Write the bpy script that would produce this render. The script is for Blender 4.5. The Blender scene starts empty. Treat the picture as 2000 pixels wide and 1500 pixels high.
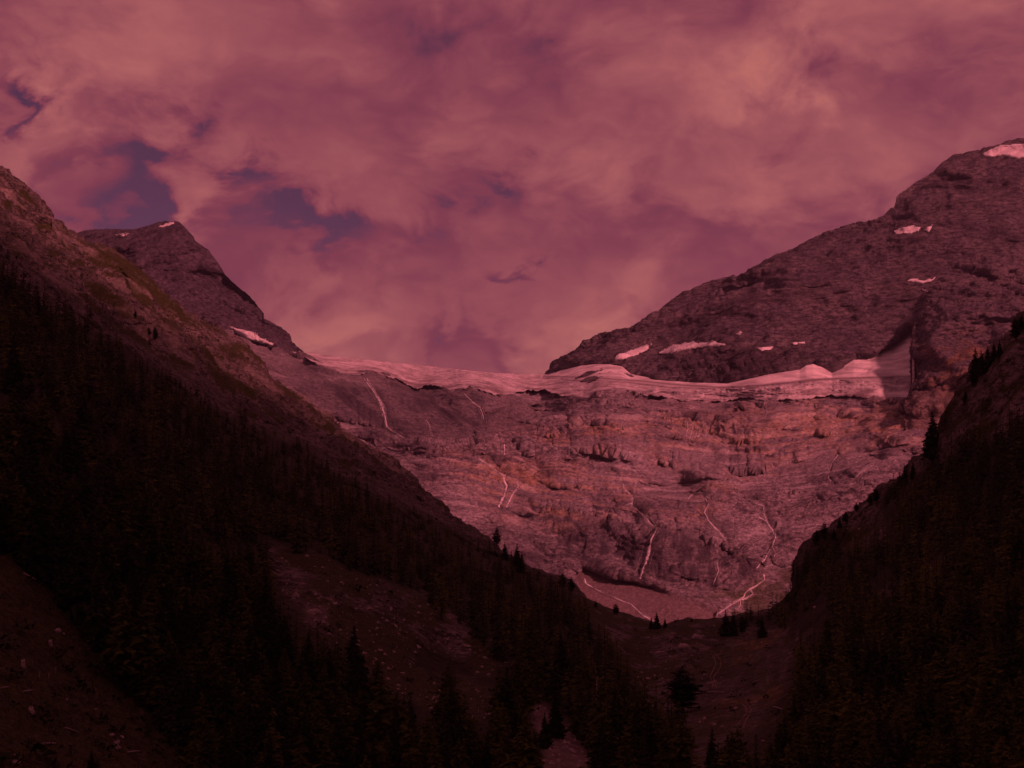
import bpy, math, random
import numpy as np
from mathutils import Vector, Matrix

# ------------------------------------------------------------------ camera, light, exposure
sc = bpy.context.scene
COL = sc.collection
W, H, F = 2000.0, 1500.0, 2900.0
PITCH = math.atan(350.0 / F)
cam_d = bpy.data.cameras.new('camera')
cam_d.sensor_width = 36.0
cam_d.lens = 36.0 * F / W
cam_d.clip_start = 1.0
cam_d.clip_end = 60000.0
cam = bpy.data.objects.new('camera', cam_d)
cam.rotation_euler = (math.pi / 2 + PITCH, 0, 0)
COL.objects.link(cam)
sc.camera = cam

SUN_EL, SUN_AZ = 22.0, 143.0        # azimuth measured clockwise from +Y (into the picture)
SUN_TINT = (1.0, 0.240, 0.265)
sun_d = bpy.data.lights.new('sun', 'SUN')
sun_d.energy = 3.8
sun_d.angle = math.radians(5)
sun_d.color = SUN_TINT
sun = bpy.data.objects.new('sun', sun_d)
_az, _el = math.radians(SUN_AZ), math.radians(SUN_EL)
SUN_DIR = Vector((math.sin(_az) * math.cos(_el), math.cos(_az) * math.cos(_el), math.sin(_el)))
sun.rotation_euler = SUN_DIR.to_track_quat('Z', 'Y').to_euler()
sun.location = (0, 0, 3000)
COL.objects.link(sun)

sc.view_settings.view_transform = 'Standard'
sc.view_settings.look = 'None'
sc.view_settings.exposure = 0.0
sc.view_settings.gamma = 1.0
sc.view_settings.use_curve_mapping = False
sc.render.engine = 'CYCLES'
sc.cycles.use_denoising = True
sc.cycles.max_bounces = 3
sc.cycles.diffuse_bounces = 2
sc.cycles.volume_bounces = 1
sc.cycles.transparent_max_bounces = 4

cp, sp = math.cos(PITCH), math.sin(PITCH)
def rays(px, py):
    """direction of a picture point scaled so that its forward (Y) component is 1"""
    cx = (np.asarray(px, float) - W / 2) / F
    cy = (H / 2 - np.asarray(py, float)) / F
    y = cp - cy * sp
    z = sp + cy * cp
    return cx / y, z / y
def pt(px, py, D):
    a, b = rays(px, py)
    return Vector((float(a * D), float(D), float(b * D)))

class NT:
    """small node-tree writer"""
    def __init__(self, tree):
        self.t = tree; tree.nodes.clear()
    def n(self, kind, **kw):
        nd = self.t.nodes.new(kind)
        for k, v in kw.items():
            if k == 'ins':
                for i, x in v.items():
                    s = nd.inputs[i]
                    if hasattr(x, 'is_output'): self.t.links.new(x, s)
                    else: s.default_value = x
            else: setattr(nd, k, v)
        return nd
    def m(self, op, a, b=0.0, c=0.0, clamp=False):
        return self.n('ShaderNodeMath', operation=op, use_clamp=clamp, ins={0: a, 1: b, 2: c}).outputs[0]
    def v(self, op, a, b=(0, 0, 0), out=0):
        return self.n('ShaderNodeVectorMath', operation=op, ins={0: a, 1: b}).outputs[out]
    def noise(self, vec, scale, detail=6, rough=0.55, dist=0.0, lac=2.0):
        return self.n('ShaderNodeTexNoise', ins={'Vector': vec, 'Scale': scale, 'Detail': detail, 'Roughness': rough,
                                                 'Distortion': dist, 'Lacunarity': lac}).outputs
    def mix(self, f, a, b, blend='MIX'):
        nd = self.n('ShaderNodeMix', data_type='RGBA', blend_type=blend)
        for i, x in ((0, f), (6, a), (7, b)):
            s = nd.inputs[i]
            if hasattr(x, 'is_output'): self.t.links.new(x, s)
            else: s.default_value = (x if i == 0 else (tuple(x) + (1.0,))[:4])
        return nd.outputs[2]
    def ramp(self, f, stops, interp='LINEAR'):
        nd = self.n('ShaderNodeValToRGB', ins={0: f})
        cr = nd.color_ramp; cr.interpolation = interp
        while len(cr.elements) < len(stops): cr.elements.new(0.5)
        for e, (p, c) in zip(cr.elements, stops):
            e.position = p; e.color = (tuple(c) + (1.0,))[:4] if not isinstance(c, float) else (c, c, c, 1)
        return nd.outputs[0]

# ------------------------------------------------------------------ world: evening cloud deck with torn gaps over a physical sky
world = bpy.data.worlds.new('World'); sc.world = world; world.use_nodes = True
def build_world():
    t = NT(world.node_tree)
    d = t.n('ShaderNodeTexCoord').outputs['Generated']
    s = t.n('ShaderNodeSeparateXYZ', ins={0: d}).outputs
    hor = t.m('SQRT', t.m('ADD', t.m('MULTIPLY', s[0], s[0]), t.m('MULTIPLY', s[1], s[1])))
    az = t.m('ARCTAN2', s[0], s[1]); el = t.m('ARCTAN2', s[2], hor)
    ang = t.n('ShaderNodeCombineXYZ', ins={0: az, 1: el, 2: 0.0}).outputs[0]
    # one turbulence all round the sky, a little flattened
    pl = t.n('ShaderNodeMapping', ins={0: d, 1: (0.31, 1.7, 4.1), 3: (1.0, 1.0, 1.55)}).outputs[0]
    wn = t.v('SUBTRACT', t.noise(pl, 9.0, 2.0, 0.55)[1], (0.5, 0.5, 0.5))
    plw = t.v('ADD', pl, t.v('MULTIPLY', wn, (0.075, 0.075, 0.075)))
    big = t.noise(plw, 5.5, 1, 0.5)[0]
    mid = t.noise(plw, 13.0, 7, 0.60)[0]
    base = t.m('ADD', 0.495, t.m('MULTIPLY', t.m('SUBTRACT', big, 0.5), 0.80))
    base = t.m('ADD', base, t.m('MULTIPLY', t.m('SUBTRACT', mid, 0.5), 0.78))
    puff = t.m('ABSOLUTE', t.m('SUBTRACT', t.noise(plw, 19.0, 4, 0.55)[0], 0.5))
    base = t.m('ADD', base, t.m('MULTIPLY', t.m('SUBTRACT', puff, 0.085), 0.55))
    # the thick, thin and torn places of this deck, their outlines frayed by the same turbulence
    fray = t.m('MULTIPLY', t.m('SUBTRACT', mid, 0.5), 0.17)
    aw = t.v('ADD', t.v('MULTIPLY', wn, (0.11, 0.07, 0.0)), t.n('ShaderNodeCombineXYZ', ins={0: fray, 1: fray, 2: 0.0}).outputs[0])
    angw = t.v('ADD', ang, aw)
    blobs = [(230,110,230,110,.25),(440,370,230,80,.20),(60,330,80,60,.20),(1650,70,150,100,.20),(1160,250,210,90,.09),
             (1330,345,200,50,.07),(640,620,130,60,.10),(1220,560,70,60,.20),(1120,640,90,50,.08),(1760,310,150,50,.07),(930,260,60,40,.10),
             (830,150,270,95,-.08),(1060,200,120,60,-.09),(1420,440,250,100,-.20),(1500,260,150,40,-.10),(1830,190,120,60,-.10),
             (1370,620,130,110,-.07),(240,345,85,60,-.42),(290,412,85,24,-.36),(15,220,40,26,-.46),(130,310,30,22,-.15),
             (545,482,115,27,-.32),(660,500,50,50,-.12),(790,520,60,40,-.17),(840,680,40,36,-.22),(960,395,46,26,-.20),
             (1030,500,18,12,-.28),(1010,722,90,22,-.15),(590,655,80,36,-.11)]
    val = base
    for px, py, rx, ry, amp in blobs:
        a, b = rays(px, py)
        A = math.atan(float(a)); E = math.atan(float(b) * math.cos(A))
        q = t.v('MULTIPLY', t.v('SUBTRACT', angw, (A, E, 0)), (F / rx, F / ry, 0))
        r2 = t.v('DOT_PRODUCT', q, q, out=1)
        val = t.m('ADD', val, t.m('MULTIPLY', t.m('EXPONENT', t.m('MULTIPLY', r2, -0.62)), amp))
    val = t.m('ADD', 0.49, t.m('MULTIPLY', t.m('SUBTRACT', val, 0.5), 1.2))
    cloud = t.ramp(val, [(0.0, (.150, .040, .080)), (0.30, (.205, .044, .075)), (0.48, (.290, .071, .093)), (0.63, (.365, .098, .109)),
                         (0.77, (.450, .130, .127)), (1.0, (.60, .185, .150))])
    cover = t.m('SMOOTH_MIN', 1.0, t.m('MULTIPLY', t.m('SUBTRACT', val, 0.06), 4.6, clamp=True), 0.1)
    sky = t.n('ShaderNodeTexSky', sky_type='NISHITA', sun_disc=False, sun_elevation=math.radians(SUN_EL),
              sun_rotation=math.radians(SUN_AZ), altitude=2000.0, air_density=1.0, dust_density=1.0)
    skyc = t.mix(1.0, sky.outputs[0], (0.36, 0.088, 0.125), 'MULTIPLY')
    skyc = t.v('SCALE', skyc); skyc.node.inputs['Scale'].default_value = 0.10
    col = t.mix(cover, skyc, cloud)
    bg = t.n('ShaderNodeBackground', ins={0: col, 1: 1.0})
    t.n('ShaderNodeOutputWorld', ins={0: bg.outputs[0]})
build_world()
world.cycles.sampling_method = 'NONE'      # an even deck: cosine sampling alone finds it

# ------------------------------------------------------------------ numeric helpers
def _hash(ix, iy, iz, seed):
    h = (ix.astype(np.uint32) * np.uint32(374761393) + iy.astype(np.uint32) * np.uint32(668265263)
         + iz.astype(np.uint32) * np.uint32(2246822519) + np.uint32((seed * 3266489917) & 0xffffffff))
    h ^= h >> np.uint32(15); h *= np.uint32(2246822519); h ^= h >> np.uint32(13); h *= np.uint32(3266489917); h ^= h >> np.uint32(16)
    return h.astype(np.float32) * np.float32(2.0 / 4294967296.0) - np.float32(1.0)
def vnoise(x, y, z, seed=0):
    fx, fy, fz = np.floor(x), np.floor(y), np.floor(z)
    ix, iy, iz = fx.astype(np.int64), fy.astype(np.int64), fz.astype(np.int64)
    tx, ty, tz = (x - fx).astype(np.float32), (y - fy).astype(np.float32), (z - fz).astype(np.float32)
    sm = lambda t: t * t * t * (t * (t * 6 - 15) + 10)
    tx, ty, tz = sm(tx), sm(ty), sm(tz)
    def c(a, b, d): return _hash(ix + a, iy + b, iz + d, seed)
    l = lambda a, b, t: a + (b - a) * t
    return l(l(l(c(0,0,0), c(1,0,0), tx), l(c(0,1,0), c(1,1,0), tx), ty),
             l(l(c(0,0,1), c(1,0,1), tx), l(c(0,1,1), c(1,1,1), tx), ty), tz)
def fbm(x, y, z, octv=5, gain=0.5, lac=2.07, seed=0):
    s = 0; a = 1.0; t = 0
    for o in range(octv):
        s = s + a * vnoise(x, y, z, seed + o * 17); t += a
        # turn each octave a little so that the lattice never shows
        x, y, z = (0.80 * x - 0.60 * z) * lac + 3.1, y * lac + 1.7, (0.60 * x + 0.80 * z) * lac + 9.2
        a *= gain
    return s / t
def billow(x, y, z, octv=4, gain=0.5, lac=2.07, seed=0):
    s = 0; a = 1.0; t = 0
    for o in range(octv):
        s = s + a * np.abs(vnoise(x, y, z, seed + o * 11)) * 2.0; t += a
        x, y, z = (0.80 * x - 0.60 * z) * lac + 2.3, y * lac + 4.9, (0.60 * x + 0.80 * z) * lac + 7.1
        a *= gain
    return s / t
def ridged(x, y, z, octv=5, gain=0.5, lac=2.07, seed=0):
    s = 0; a = 1.0; t = 0
    for o in range(octv):
        n = 1.0 - np.abs(vnoise(x, y, z, seed + o * 13)) * 2.0
        s = s + a * n; t += a
        x, y, z = (0.80 * x - 0.60 * z) * lac + 5.3, y * lac + 2.9, (0.60 * x + 0.80 * z) * lac + 1.1
        a *= gain
    return s / t
class TPS:
    """thin plate through (px, py, distance) survey points, in log distance"""
    def __init__(self, pts, smooth=1e-4):
        p = np.array(pts, float); self.c = p[:, :2] / 1000.0; n = len(p)
        K = self.phi(self.c[:, None, :] - self.c[None, :, :]) + smooth * np.eye(n)
        P = np.c_[np.ones(n), self.c]
        A = np.block([[K, P], [P.T, np.zeros((3, 3))]])
        self.w = np.linalg.solve(A, np.r_[np.log(p[:, 2]), 0, 0, 0])
    @staticmethod
    def phi(d):
        r2 = (d ** 2).sum(-1); return 0.5 * r2 * np.log(r2 + 1e-9)
    def __call__(self, px, py):
        sh = px.shape; q = np.stack([px.ravel(), py.ravel()], -1) / 1000.0
        out = np.empty(len(q))
        for i in range(0, len(q), 40000):
            b = q[i:i + 40000]
            out[i:i + 40000] = self.phi(b[:, None, :] - self.c[None]) @ self.w[:-3] + self.w[-3] + b @ self.w[-2:]
        return np.exp(out).reshape(sh)
def poly_sd(px, py, poly):
    """signed distance in picture units to a polygon, positive inside"""
    px, py = np.asarray(px, float), np.asarray(py, float)
    inside = np.zeros(px.shape, bool); d2 = np.full(px.shape, 1e18)
    n = len(poly)
    for i in range(n):
        x0, y0 = poly[i]; x1, y1 = poly[(i + 1) % n]
        if y0 != y1:
            c = ((y0 > py) != (y1 > py)) & (px < (x1 - x0) * (py - y0) / (y1 - y0) + x0); inside ^= c
        ex, ey = x1 - x0, y1 - y0
        t = np.clip(((px - x0) * ex + (py - y0) * ey) / (ex * ex + ey * ey + 1e-9), 0, 1)
        d2 = np.minimum(d2, (px - x0 - t * ex) ** 2 + (py - y0 - t * ey) ** 2)
    return np.where(inside, 1, -1) * np.sqrt(d2)
def sstep(a, b, x):
    t = np.clip((x - a) / (b - a), 0, 1); return t * t * (3 - 2 * t)
def line_fn(pts):
    p = np.array(pts, float)
    return lambda x: np.interp(x, p[:, 0], p[:, 1])

def mesh_np(name, co, quads, mat, attrs=None, smooth=True, tris=None):
    me = bpy.data.meshes.new(name)
    co = np.asarray(co, np.float32).reshape(-1, 3)
    quads = np.asarray(quads, np.int32).reshape(-1, 4) if quads is not None else np.zeros((0, 4), np.int32)
    tris = np.asarray(tris, np.int32).reshape(-1, 3) if tris is not None else np.zeros((0, 3), np.int32)
    me.vertices.add(len(co)); me.vertices.foreach_set('co', co.ravel())
    nl = quads.size + tris.size
    me.loops.add(nl); me.loops.foreach_set('vertex_index', np.r_[quads.ravel(), tris.ravel()])
    me.polygons.add(len(quads) + len(tris))
    st = np.r_[np.arange(len(quads)) * 4, quads.size + np.arange(len(tris)) * 3]
    me.polygons.foreach_set('loop_start', st)
    me.polygons.foreach_set('use_smooth', np.full(len(st), smooth))
    for k, v in (attrs or {}).items():
        at = me.attributes.new(k, 'FLOAT', 'POINT'); at.data.foreach_set('value', np.asarray(v, np.float32).ravel())
    me.update(calc_edges=True)
    if mat: me.materials.append(mat)
    return me
def link(name, me, parent=None, **props):
    o = bpy.data.objects.new(name, me); COL.objects.link(o)
    if parent: o.parent = parent
    for k, v in props.items(): o[k] = v
    return o
def thing_mesh(name, co, quads, mat, label, cat, group=None, tris=None, attrs=None, smooth=True):
    """one-mesh thing with its origin at its base"""
    co = np.asarray(co, float).reshape(-1, 3)
    org = np.array([co[:, 0].mean(), co[:, 1].mean(), co[:, 2].min()])
    o = link(name, mesh_np(name, co - org, quads, mat, attrs, smooth, tris), label=label, category=cat)
    o.location = org
    if group: o['group'] = group
    return o
def grid_quads(ny, nx, base=0):
    i = np.arange(ny - 1)[:, None] * nx + np.arange(nx - 1)[None, :] + base
    return np.stack([i, i + 1, i + nx + 1, i + nx], -1).reshape(-1, 4)

# ------------------------------------------------------------------ materials
def attr(t, name):
    return t.n('ShaderNodeAttribute', attribute_name=name).outputs['Fac']
def new_mat(name):
    m = bpy.data.materials.new(name); m.use_nodes = True
    return m, NT(m.node_tree)
def finish(t, col, rough=0.9, bump=None, bstr=0.5, bdist=1.0, spec=0.2, **kw):
    b = t.n('ShaderNodeBsdfPrincipled', ins={'Base Color': col, 'Roughness': rough, 'Specular IOR Level': spec})
    if bump is not None:
        t.t.links.new(t.n('ShaderNodeBump', ins={'Strength': bstr, 'Distance': bdist, 'Height': bump}).outputs[0], b.inputs['Normal'])
    for k, v in kw.items(): b.inputs[k].default_value = v
    t.n('ShaderNodeOutputMaterial', ins={0: b.outputs[0]})
    return b
def rock_material(name, a, b, dark, grain, bdist, strata=(1, 1, 1), dk=1.0, sun_grass=(.30, .19, .095), veg=(.055, .060, .022), scree=(.26, .20, .17)):
    m, t = new_mat(name)
    pos = t.n('ShaderNodeNewGeometry').outputs['Position']
    p = t.n('ShaderNodeMapping', ins={0: pos, 2: (0.0, 0.22, 0.0), 3: strata}).outputs[0]
    n1 = t.noise(p, grain * 0.12, 3, 0.6)[0]
    n2 = t.noise(p, grain, 6, 0.70)[0]
    n3 = t.noise(pos, grain * 4.5, 3, 0.65)[0]
    c = t.mix(t.ramp(n1, [(0.36, 0.0), (0.64, 1.0)]), a, b)
    n4 = t.noise(t.n('ShaderNodeMapping', ins={0: pos, 2: (0.0, -0.35, 0.0), 3: (0.55, 0.7, 1.5)}).outputs[0], grain * 1.3, 5, 0.62)[0]
    crack = t.ramp(t.m('ABSOLUTE', t.m('SUBTRACT', n4, 0.5)), [(0.0, 1.0), (0.035, 0.0)])
    c = t.mix(t.m('MULTIPLY', t.ramp(n2, [(0.41, 0.85), (0.485, 0.0)]), dk), c, dark)
    c = t.mix(t.m('MULTIPLY', crack, 0.8 * dk), c, dark)
    st = t.noise(t.n('ShaderNodeMapping', ins={0: pos, 3: (1.0, 0.5, 0.14)}).outputs[0], grain * 1.8, 4, 0.6)[0]
    c = t.mix(t.m('MULTIPLY', t.ramp(st, [(0.50, 0.0), (0.62, 1.0)]), t.m('ADD', 0.22, t.m('MULTIPLY', attr(t, 'dark'), 0.6))), c, dark)
    c = t.mix(t.m('MULTIPLY', t.ramp(n2, [(0.52, 0.0), (0.70, 0.8)]), 0.8), c, tuple(min(1, x * 1.45) for x in b))
    c = t.mix(t.m('MULTIPLY', attr(t, 'dark'), 0.9, clamp=True), c, dark)
    vg = t.mix(t.ramp(n3, [(0.35, 0.0), (0.65, 1.0)]), tuple(x * 0.55 for x in veg), tuple(x * 1.5 for x in veg))
    rs = t.mix(t.ramp(n2, [(0.38, 0.0), (0.66, 1.0)]), tuple(x * 0.45 for x in sun_grass), tuple(x * 1.35 for x in sun_grass))  # warm tone: painted sunlight on headwall and buttress, dry grass in the valley
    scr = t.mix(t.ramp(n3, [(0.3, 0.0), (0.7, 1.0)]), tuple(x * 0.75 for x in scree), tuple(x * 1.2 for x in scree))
    c = t.mix(attr(t, 'sun_grass'), c, rs)
    c = t.mix(attr(t, 'scree'), c, scr)
    c = t.mix(attr(t, 'veg'), c, vg)
    c = t.mix(attr(t, 'pale'), c, tuple(min(.6, x * 2.0) for x in b))
    h = t.m('SUBTRACT', t.m('ADD', n2, t.m('MULTIPLY', n3, 0.35)), t.m('MULTIPLY', crack, 0.22))
    finish(t, c, 0.92, h, 0.9, bdist, 0.15)
    return m
M_FAR = rock_material('headwall_rock', (.212, .190, .220), (.320, .285, .305), (.068, .060, .074), 0.16, 5.0, (0.8, 0.8, 1.2), dk=0.9, sun_grass=(.44, .30, .19), scree=(.215, .170, .175))
M_MTN = rock_material('mountain_rock', (.104, .091, .112), (.154, .135, .150), (.034, .027, .036), 0.10, 6.5, (0.6, 0.7, 1.5), sun_grass=(.24, .15, .085))
M_PEAK = rock_material('peak_rock', (.078, .068, .092), (.116, .101, .126), (.028, .023, .032), 0.10, 6.5, (0.9, 0.9, 1.0))
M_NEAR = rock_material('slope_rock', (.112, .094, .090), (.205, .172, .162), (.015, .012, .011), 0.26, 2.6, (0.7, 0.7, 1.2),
                       veg=(.052, .052, .018), scree=(.20, .152, .145), sun_grass=(.33, .23, .115))
def simple_mat(name, c1, c2, scale, rough=0.9, bstr=0.5, bdist=0.3, lo=0.35, hi=0.65, objrand=0.0, coord='Position'):
    m, t = new_mat(name)
    pos = t.n('ShaderNodeNewGeometry').outputs['Position'] if coord == 'Position' else t.n('ShaderNodeTexCoord').outputs['Object']
    n = t.noise(pos, scale, 7, 0.62)[0]
    c = t.mix(t.ramp(n, [(lo, 0.0), (hi, 1.0)]), c1, c2)
    if objrand:
        r = t.n('ShaderNodeObjectInfo').outputs['Random']
        hs = t.n('ShaderNodeHueSaturation', ins={'Value': t.m('ADD', 1 - objrand / 2, t.m('MULTIPLY', r, objrand)), 'Color': c})
        c = hs.outputs[0]
    finish(t, c, rough, n, bstr, bdist, 0.15)
    return m
M_SNOW = simple_mat('old_snow', (.46, .44, .45), (.74, .72, .73), 0.035, 0.75, 0.5, 3.0)
M_FOAM = simple_mat('white_water', (.36, .33, .35), (.72, .70, .73), 0.12, 0.35, 0.4, 1.0)
M_BOULDER = simple_mat('boulder_stone', (.18, .14, .135), (.42, .34, .33), 0.9, 0.9, 0.8, 0.25)
M_BARK = simple_mat('bark', (.035, .022, .016), (.085, .058, .045), 2.2, 0.95, 0.6, 0.08)
M_DEAD = simple_mat('weathered_wood', (.18, .145, .135), (.42, .35, .33), 3.0, 0.9, 0.6, 0.05)
M_TRACK = simple_mat('trodden_earth', (.15, .105, .08), (.25, .18, .14), 0.5, 0.95, 0.6, 0.2)
M_GROUND = simple_mat('ground_earth', (.06, .045, .03), (.10, .075, .05), 0.01)
def glacier_material():
    m, t = new_mat('glacier_ice')
    pos = t.n('ShaderNodeNewGeometry').outputs['Position']
    p = t.n('ShaderNodeMapping', ins={0: pos, 3: (0.6, 0.5, 1.6)}).outputs[0]
    n = t.noise(p, 0.030, 9, 0.68, 0.7)[0]; n2 = t.noise(p, 0.11, 6, 0.65)[0]
    ice = t.mix(t.ramp(n, [(0.34, 0.0), (0.58, 1.0)]), (.25, .23, .25), (.64, .60, .61))
    ice = t.mix(t.ramp(n2, [(0.34, 0.55), (0.5, 0.0)]), ice, (.17, .14, .155))
    n5 = t.noise(t.n('ShaderNodeMapping', ins={0: pos, 2: (0, .5, 0), 3: (.35, .5, 2.0)}).outputs[0], 0.05, 5, 0.6)[0]
    snow = t.mix(t.ramp(n5, [(0.36, 0.0), (0.60, 1.0)]), (.40, .37, .38), (.72, .69, .69))
    c = t.mix(attr(t, 'snow'), ice, snow)
    c = t.mix(attr(t, 'dirt'), c, (.15, .115, .12))
    h = t.m('MULTIPLY', t.m('ADD', n, t.m('MULTIPLY', n2, 0.4)), t.m('SUBTRACT', 1.05, attr(t, 'snow')))
    finish(t, c, 0.7, h, 0.9, 9.0, 0.2)
    return m
M_ICE = glacier_material()
def foliage_material(name, c1, c2):
    m, t = new_mat(name)
    pos = t.n('ShaderNodeTexCoord').outputs['Object']
    r = t.n('ShaderNodeObjectInfo').outputs['Random']
    n = t.noise(pos, 0.9, 4, 0.6)[0]
    c = t.mix(t.ramp(t.m('ADD', t.m('MULTIPLY', n, 0.7), t.m('MULTIPLY', r, 0.3)), [(0.3, 0.0), (0.75, 1.0)]), c1, c2)
    finish(t, c, 0.85, None, spec=0.1)
    return m
M_SPRUCE = foliage_material('spruce_needles', (.013, .019, .010), (.032, .042, .018))
M_LARCH = foliage_material('larch_needles', (.038, .050, .010), (.090, .100, .018))

# ------------------------------------------------------------------ far landforms
FAR = TPS([(1100,1130,2260),(1250,1190,2180),(1400,1205,2150),(1500,1150,2230),(1570,1100,2280),(1850,900,2500),(2200,900,2400),
           (1150,1060,2330),(950,1000,2420),(700,850,2560),(600,780,2650),(480,700,2800),(200,650,2850),
           (1265,1125,2230),(1290,1040,2290),(1430,1075,2270),(1430,1145,2220),(1000,900,2550),(1300,920,2560),(1600,920,2520),(1750,850,2600),
           (1200,1000,2410),(1500,1000,2430),(1000,870,2590),(1300,880,2600),
           (720,760,2760),(900,790,2760),(1200,800,2790),(1500,800,2800),(1750,790,2780),(1830,770,2760),
           (600,690,3150),(720,715,3050),(850,716,3450),(900,745,2980),(1070,731,3550),(1150,765,2960),(1250,742,3200),
           (1420,752,3060),(1625,730,3020),(1780,640,3150),(1215,648,3500),(1430,538,3580),(1750,385,3680),(2000,272,3800),
           (1600,600,3270),(1800,550,3270),(1950,450,3450),(1420,690,3160),(2200,500,3350),(2300,220,3900),(1000,1300,2100),(1400,1400,2000),
           (300,900,2600),(560,640,3300),(2300,1200,2200)])
def world_xyz(px, py, D):
    a, b = rays(px, py); return a * D, D, b * D

def crest_noise(px, amp, scale, seed):
    z = np.zeros_like(px)
    return amp * fbm(px / scale, z + 0.37, z + 0.71, 6, 0.6, seed=seed)

class Layer:
    """a landform surveyed from the camera: crest line, foot line, distance to each point; it has a back slope behind its crest"""
    def __init__(self, px0, px1, nx, ny, top, bot, dist, crest=(2.0, 40.0), seed=1, vpow=1.0, botcrest=0.0):
        self.x = np.linspace(px0, px1, nx); self.ny = ny; self.vpow = vpow
        self.top = top(self.x) + crest_noise(self.x, crest[0], crest[1], seed)
        self.bot = bot(self.x) + (crest_noise(self.x, botcrest, 34.0, seed + 5) if botcrest else 0)
        v = np.linspace(0, 1, ny) ** vpow
        self.PX = np.repeat(self.x[None], ny, 0)
        k = 31; pad = np.pad(self.top, k, mode='edge'); self.tsm = np.convolve(pad, np.hanning(2 * k + 1) / np.hanning(2 * k + 1).sum(), 'valid')
        self.PY = self.bot[None] + (self.tsm - self.bot)[None] * v[:, None] + (self.top - self.tsm)[None] * v[:, None] ** 7
        self.V = np.repeat(v[:, None], nx, 1)
        self.D = dist(self.PX, self.PY)
        self.attrs = {k: np.zeros(self.D.shape) for k in ('dark', 'sun_grass', 'scree', 'veg', 'pale')}
        self.fine = None; self.obj = None
    def xyz(self): return world_xyz(self.PX, self.PY, self.D)
    def normals(self):
        P = np.stack(self.xyz(), -1); n = np.cross(np.gradient(P, axis=1), np.gradient(P, axis=0))
        return n / (np.linalg.norm(n, axis=-1, keepdims=True) + 1e-9)
    def hit(self, px, py):
        """the point of the finished surface on the line of sight, and its distance"""
        a, b = rays(px, py); d = Vector((float(a), 1.0, float(b)))
        ok, loc, nrm, i = self.obj.ray_cast(Vector((0, 0, 0)), d.normalized())
        if not ok: loc = d * float(self.dist(px, py))
        return loc
    def hits(self, px, py):
        return np.array([self.hit(x, y).y for x, y in zip(np.ravel(px), np.ravel(py))]).reshape(np.shape(px))
    def dist(self, px, py):
        px, py = np.asarray(px, float), np.asarray(py, float)
        fx = np.clip((px - self.x[0]) / (self.x[-1] - self.x[0]) * (len(self.x) - 1), 0, len(self.x) - 1.001)
        i = fx.astype(int); f = fx - i
        tp = self.top[i] * (1 - f) + self.top[i + 1] * f; bt = self.bot[i] * (1 - f) + self.bot[i + 1] * f
        ts = self.tsm[i] * (1 - f) + self.tsm[i + 1] * f
        v = np.clip((bt - py) / (bt - tp), 0, 1)
        for _ in range(4):      # undo the crest blending of the rows
            v = np.clip((bt - py + (tp - ts) * v ** 7) / (bt - ts), 0, 1)
        v = v ** (1 / self.vpow)
        fy = np.clip(v * (self.ny - 1), 0, self.ny - 1.001); j = fy.astype(int); g = fy - j
        D = self.D
        return (D[j, i] * (1 - f) + D[j, i + 1] * f) * (1 - g) + (D[j + 1, i] * (1 - f) + D[j + 1, i + 1] * f) * g
    def facing(self):
        """how squarely the undisturbed surface meets the line of sight"""
        P = np.stack(self.xyz(), -1); n = np.cross(np.gradient(P, axis=1), np.gradient(P, axis=0))
        n /= np.linalg.norm(n, axis=-1, keepdims=True) + 1e-9; r = P / np.linalg.norm(P, axis=-1, keepdims=True)
        return np.clip(np.abs((n * r).sum(-1)), 0.22, 1)
    def crest_at(self, px): return float(np.interp(px, self.x, self.top))
    def at(self, px, py):
        return pt(px, py, float(self.dist(px, py)))
    def coords(self, back=9, bstep=14.0, bdrop=0.9):
        X, Y, Z = self.xyz(); co = np.stack([X, Y, Z], -1)
        if self.fine is not None:
            n = self.normals(); n *= np.where((n * co).sum(-1, keepdims=True) > 0, -1, 1); co = co + n * self.fine[..., None]
        extra = []
        for k in range(1, back + 1):
            s = bstep * k * (1 + 0.35 * k)
            e = co[-1].copy(); e[:, 0] *= (e[:, 1] + s) / e[:, 1]; e[:, 1] += s; e[:, 2] -= s * bdrop * (1 - math.exp(-k / 2.0))
            extra.append(e)
        return np.concatenate([co, np.array(extra)], 0) if back else co
    def build(self, name, mat, back=9, bstep=14.0, bdrop=0.9, **props):
        co = self.coords(back, bstep, bdrop); ny, nx = co.shape[:2]
        at = {k: np.concatenate([v, np.repeat(v[-1:], back, 0)], 0) if back else v for k, v in self.attrs.items()}
        self.obj = link(name, mesh_np(name, co, grid_quads(ny, nx), mat, at), **props)
        bpy.context.view_layer.update()
        return self.obj

def ledge(L, pts, A, wu, wd, end=25.0):
    """an overhanging rock step along a line: the rock bulges above it and is undercut below it"""
    p = np.array(pts, float)
    sel = (L.PX > p[0, 0] - 5) & (L.PX < p[-1, 0] + 5)
    px, py = L.PX[sel], L.PY[sel]
    yl = np.interp(px, p[:, 0], p[:, 1]) + 5 * fbm(px / 30, px * 0 + .3, px * 0 + 5.1, 4, 0.6, seed=31)
    fade = sstep(0, end, px - p[0, 0]) * sstep(0, end, p[-1, 0] - px)
    fade = fade * (0.25 + 0.75 * sstep(-.25, .35, fbm(px / 45, px * 0 + 2.3, px * 0 + pts[0][1] * .7, 4, 0.6, seed=32)))
    dy = py - yl
    off = np.where(dy < 0, -A * np.exp(dy / wu), 0.75 * A * np.exp(-dy / wd))
    L.D[sel] += off * fade

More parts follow.
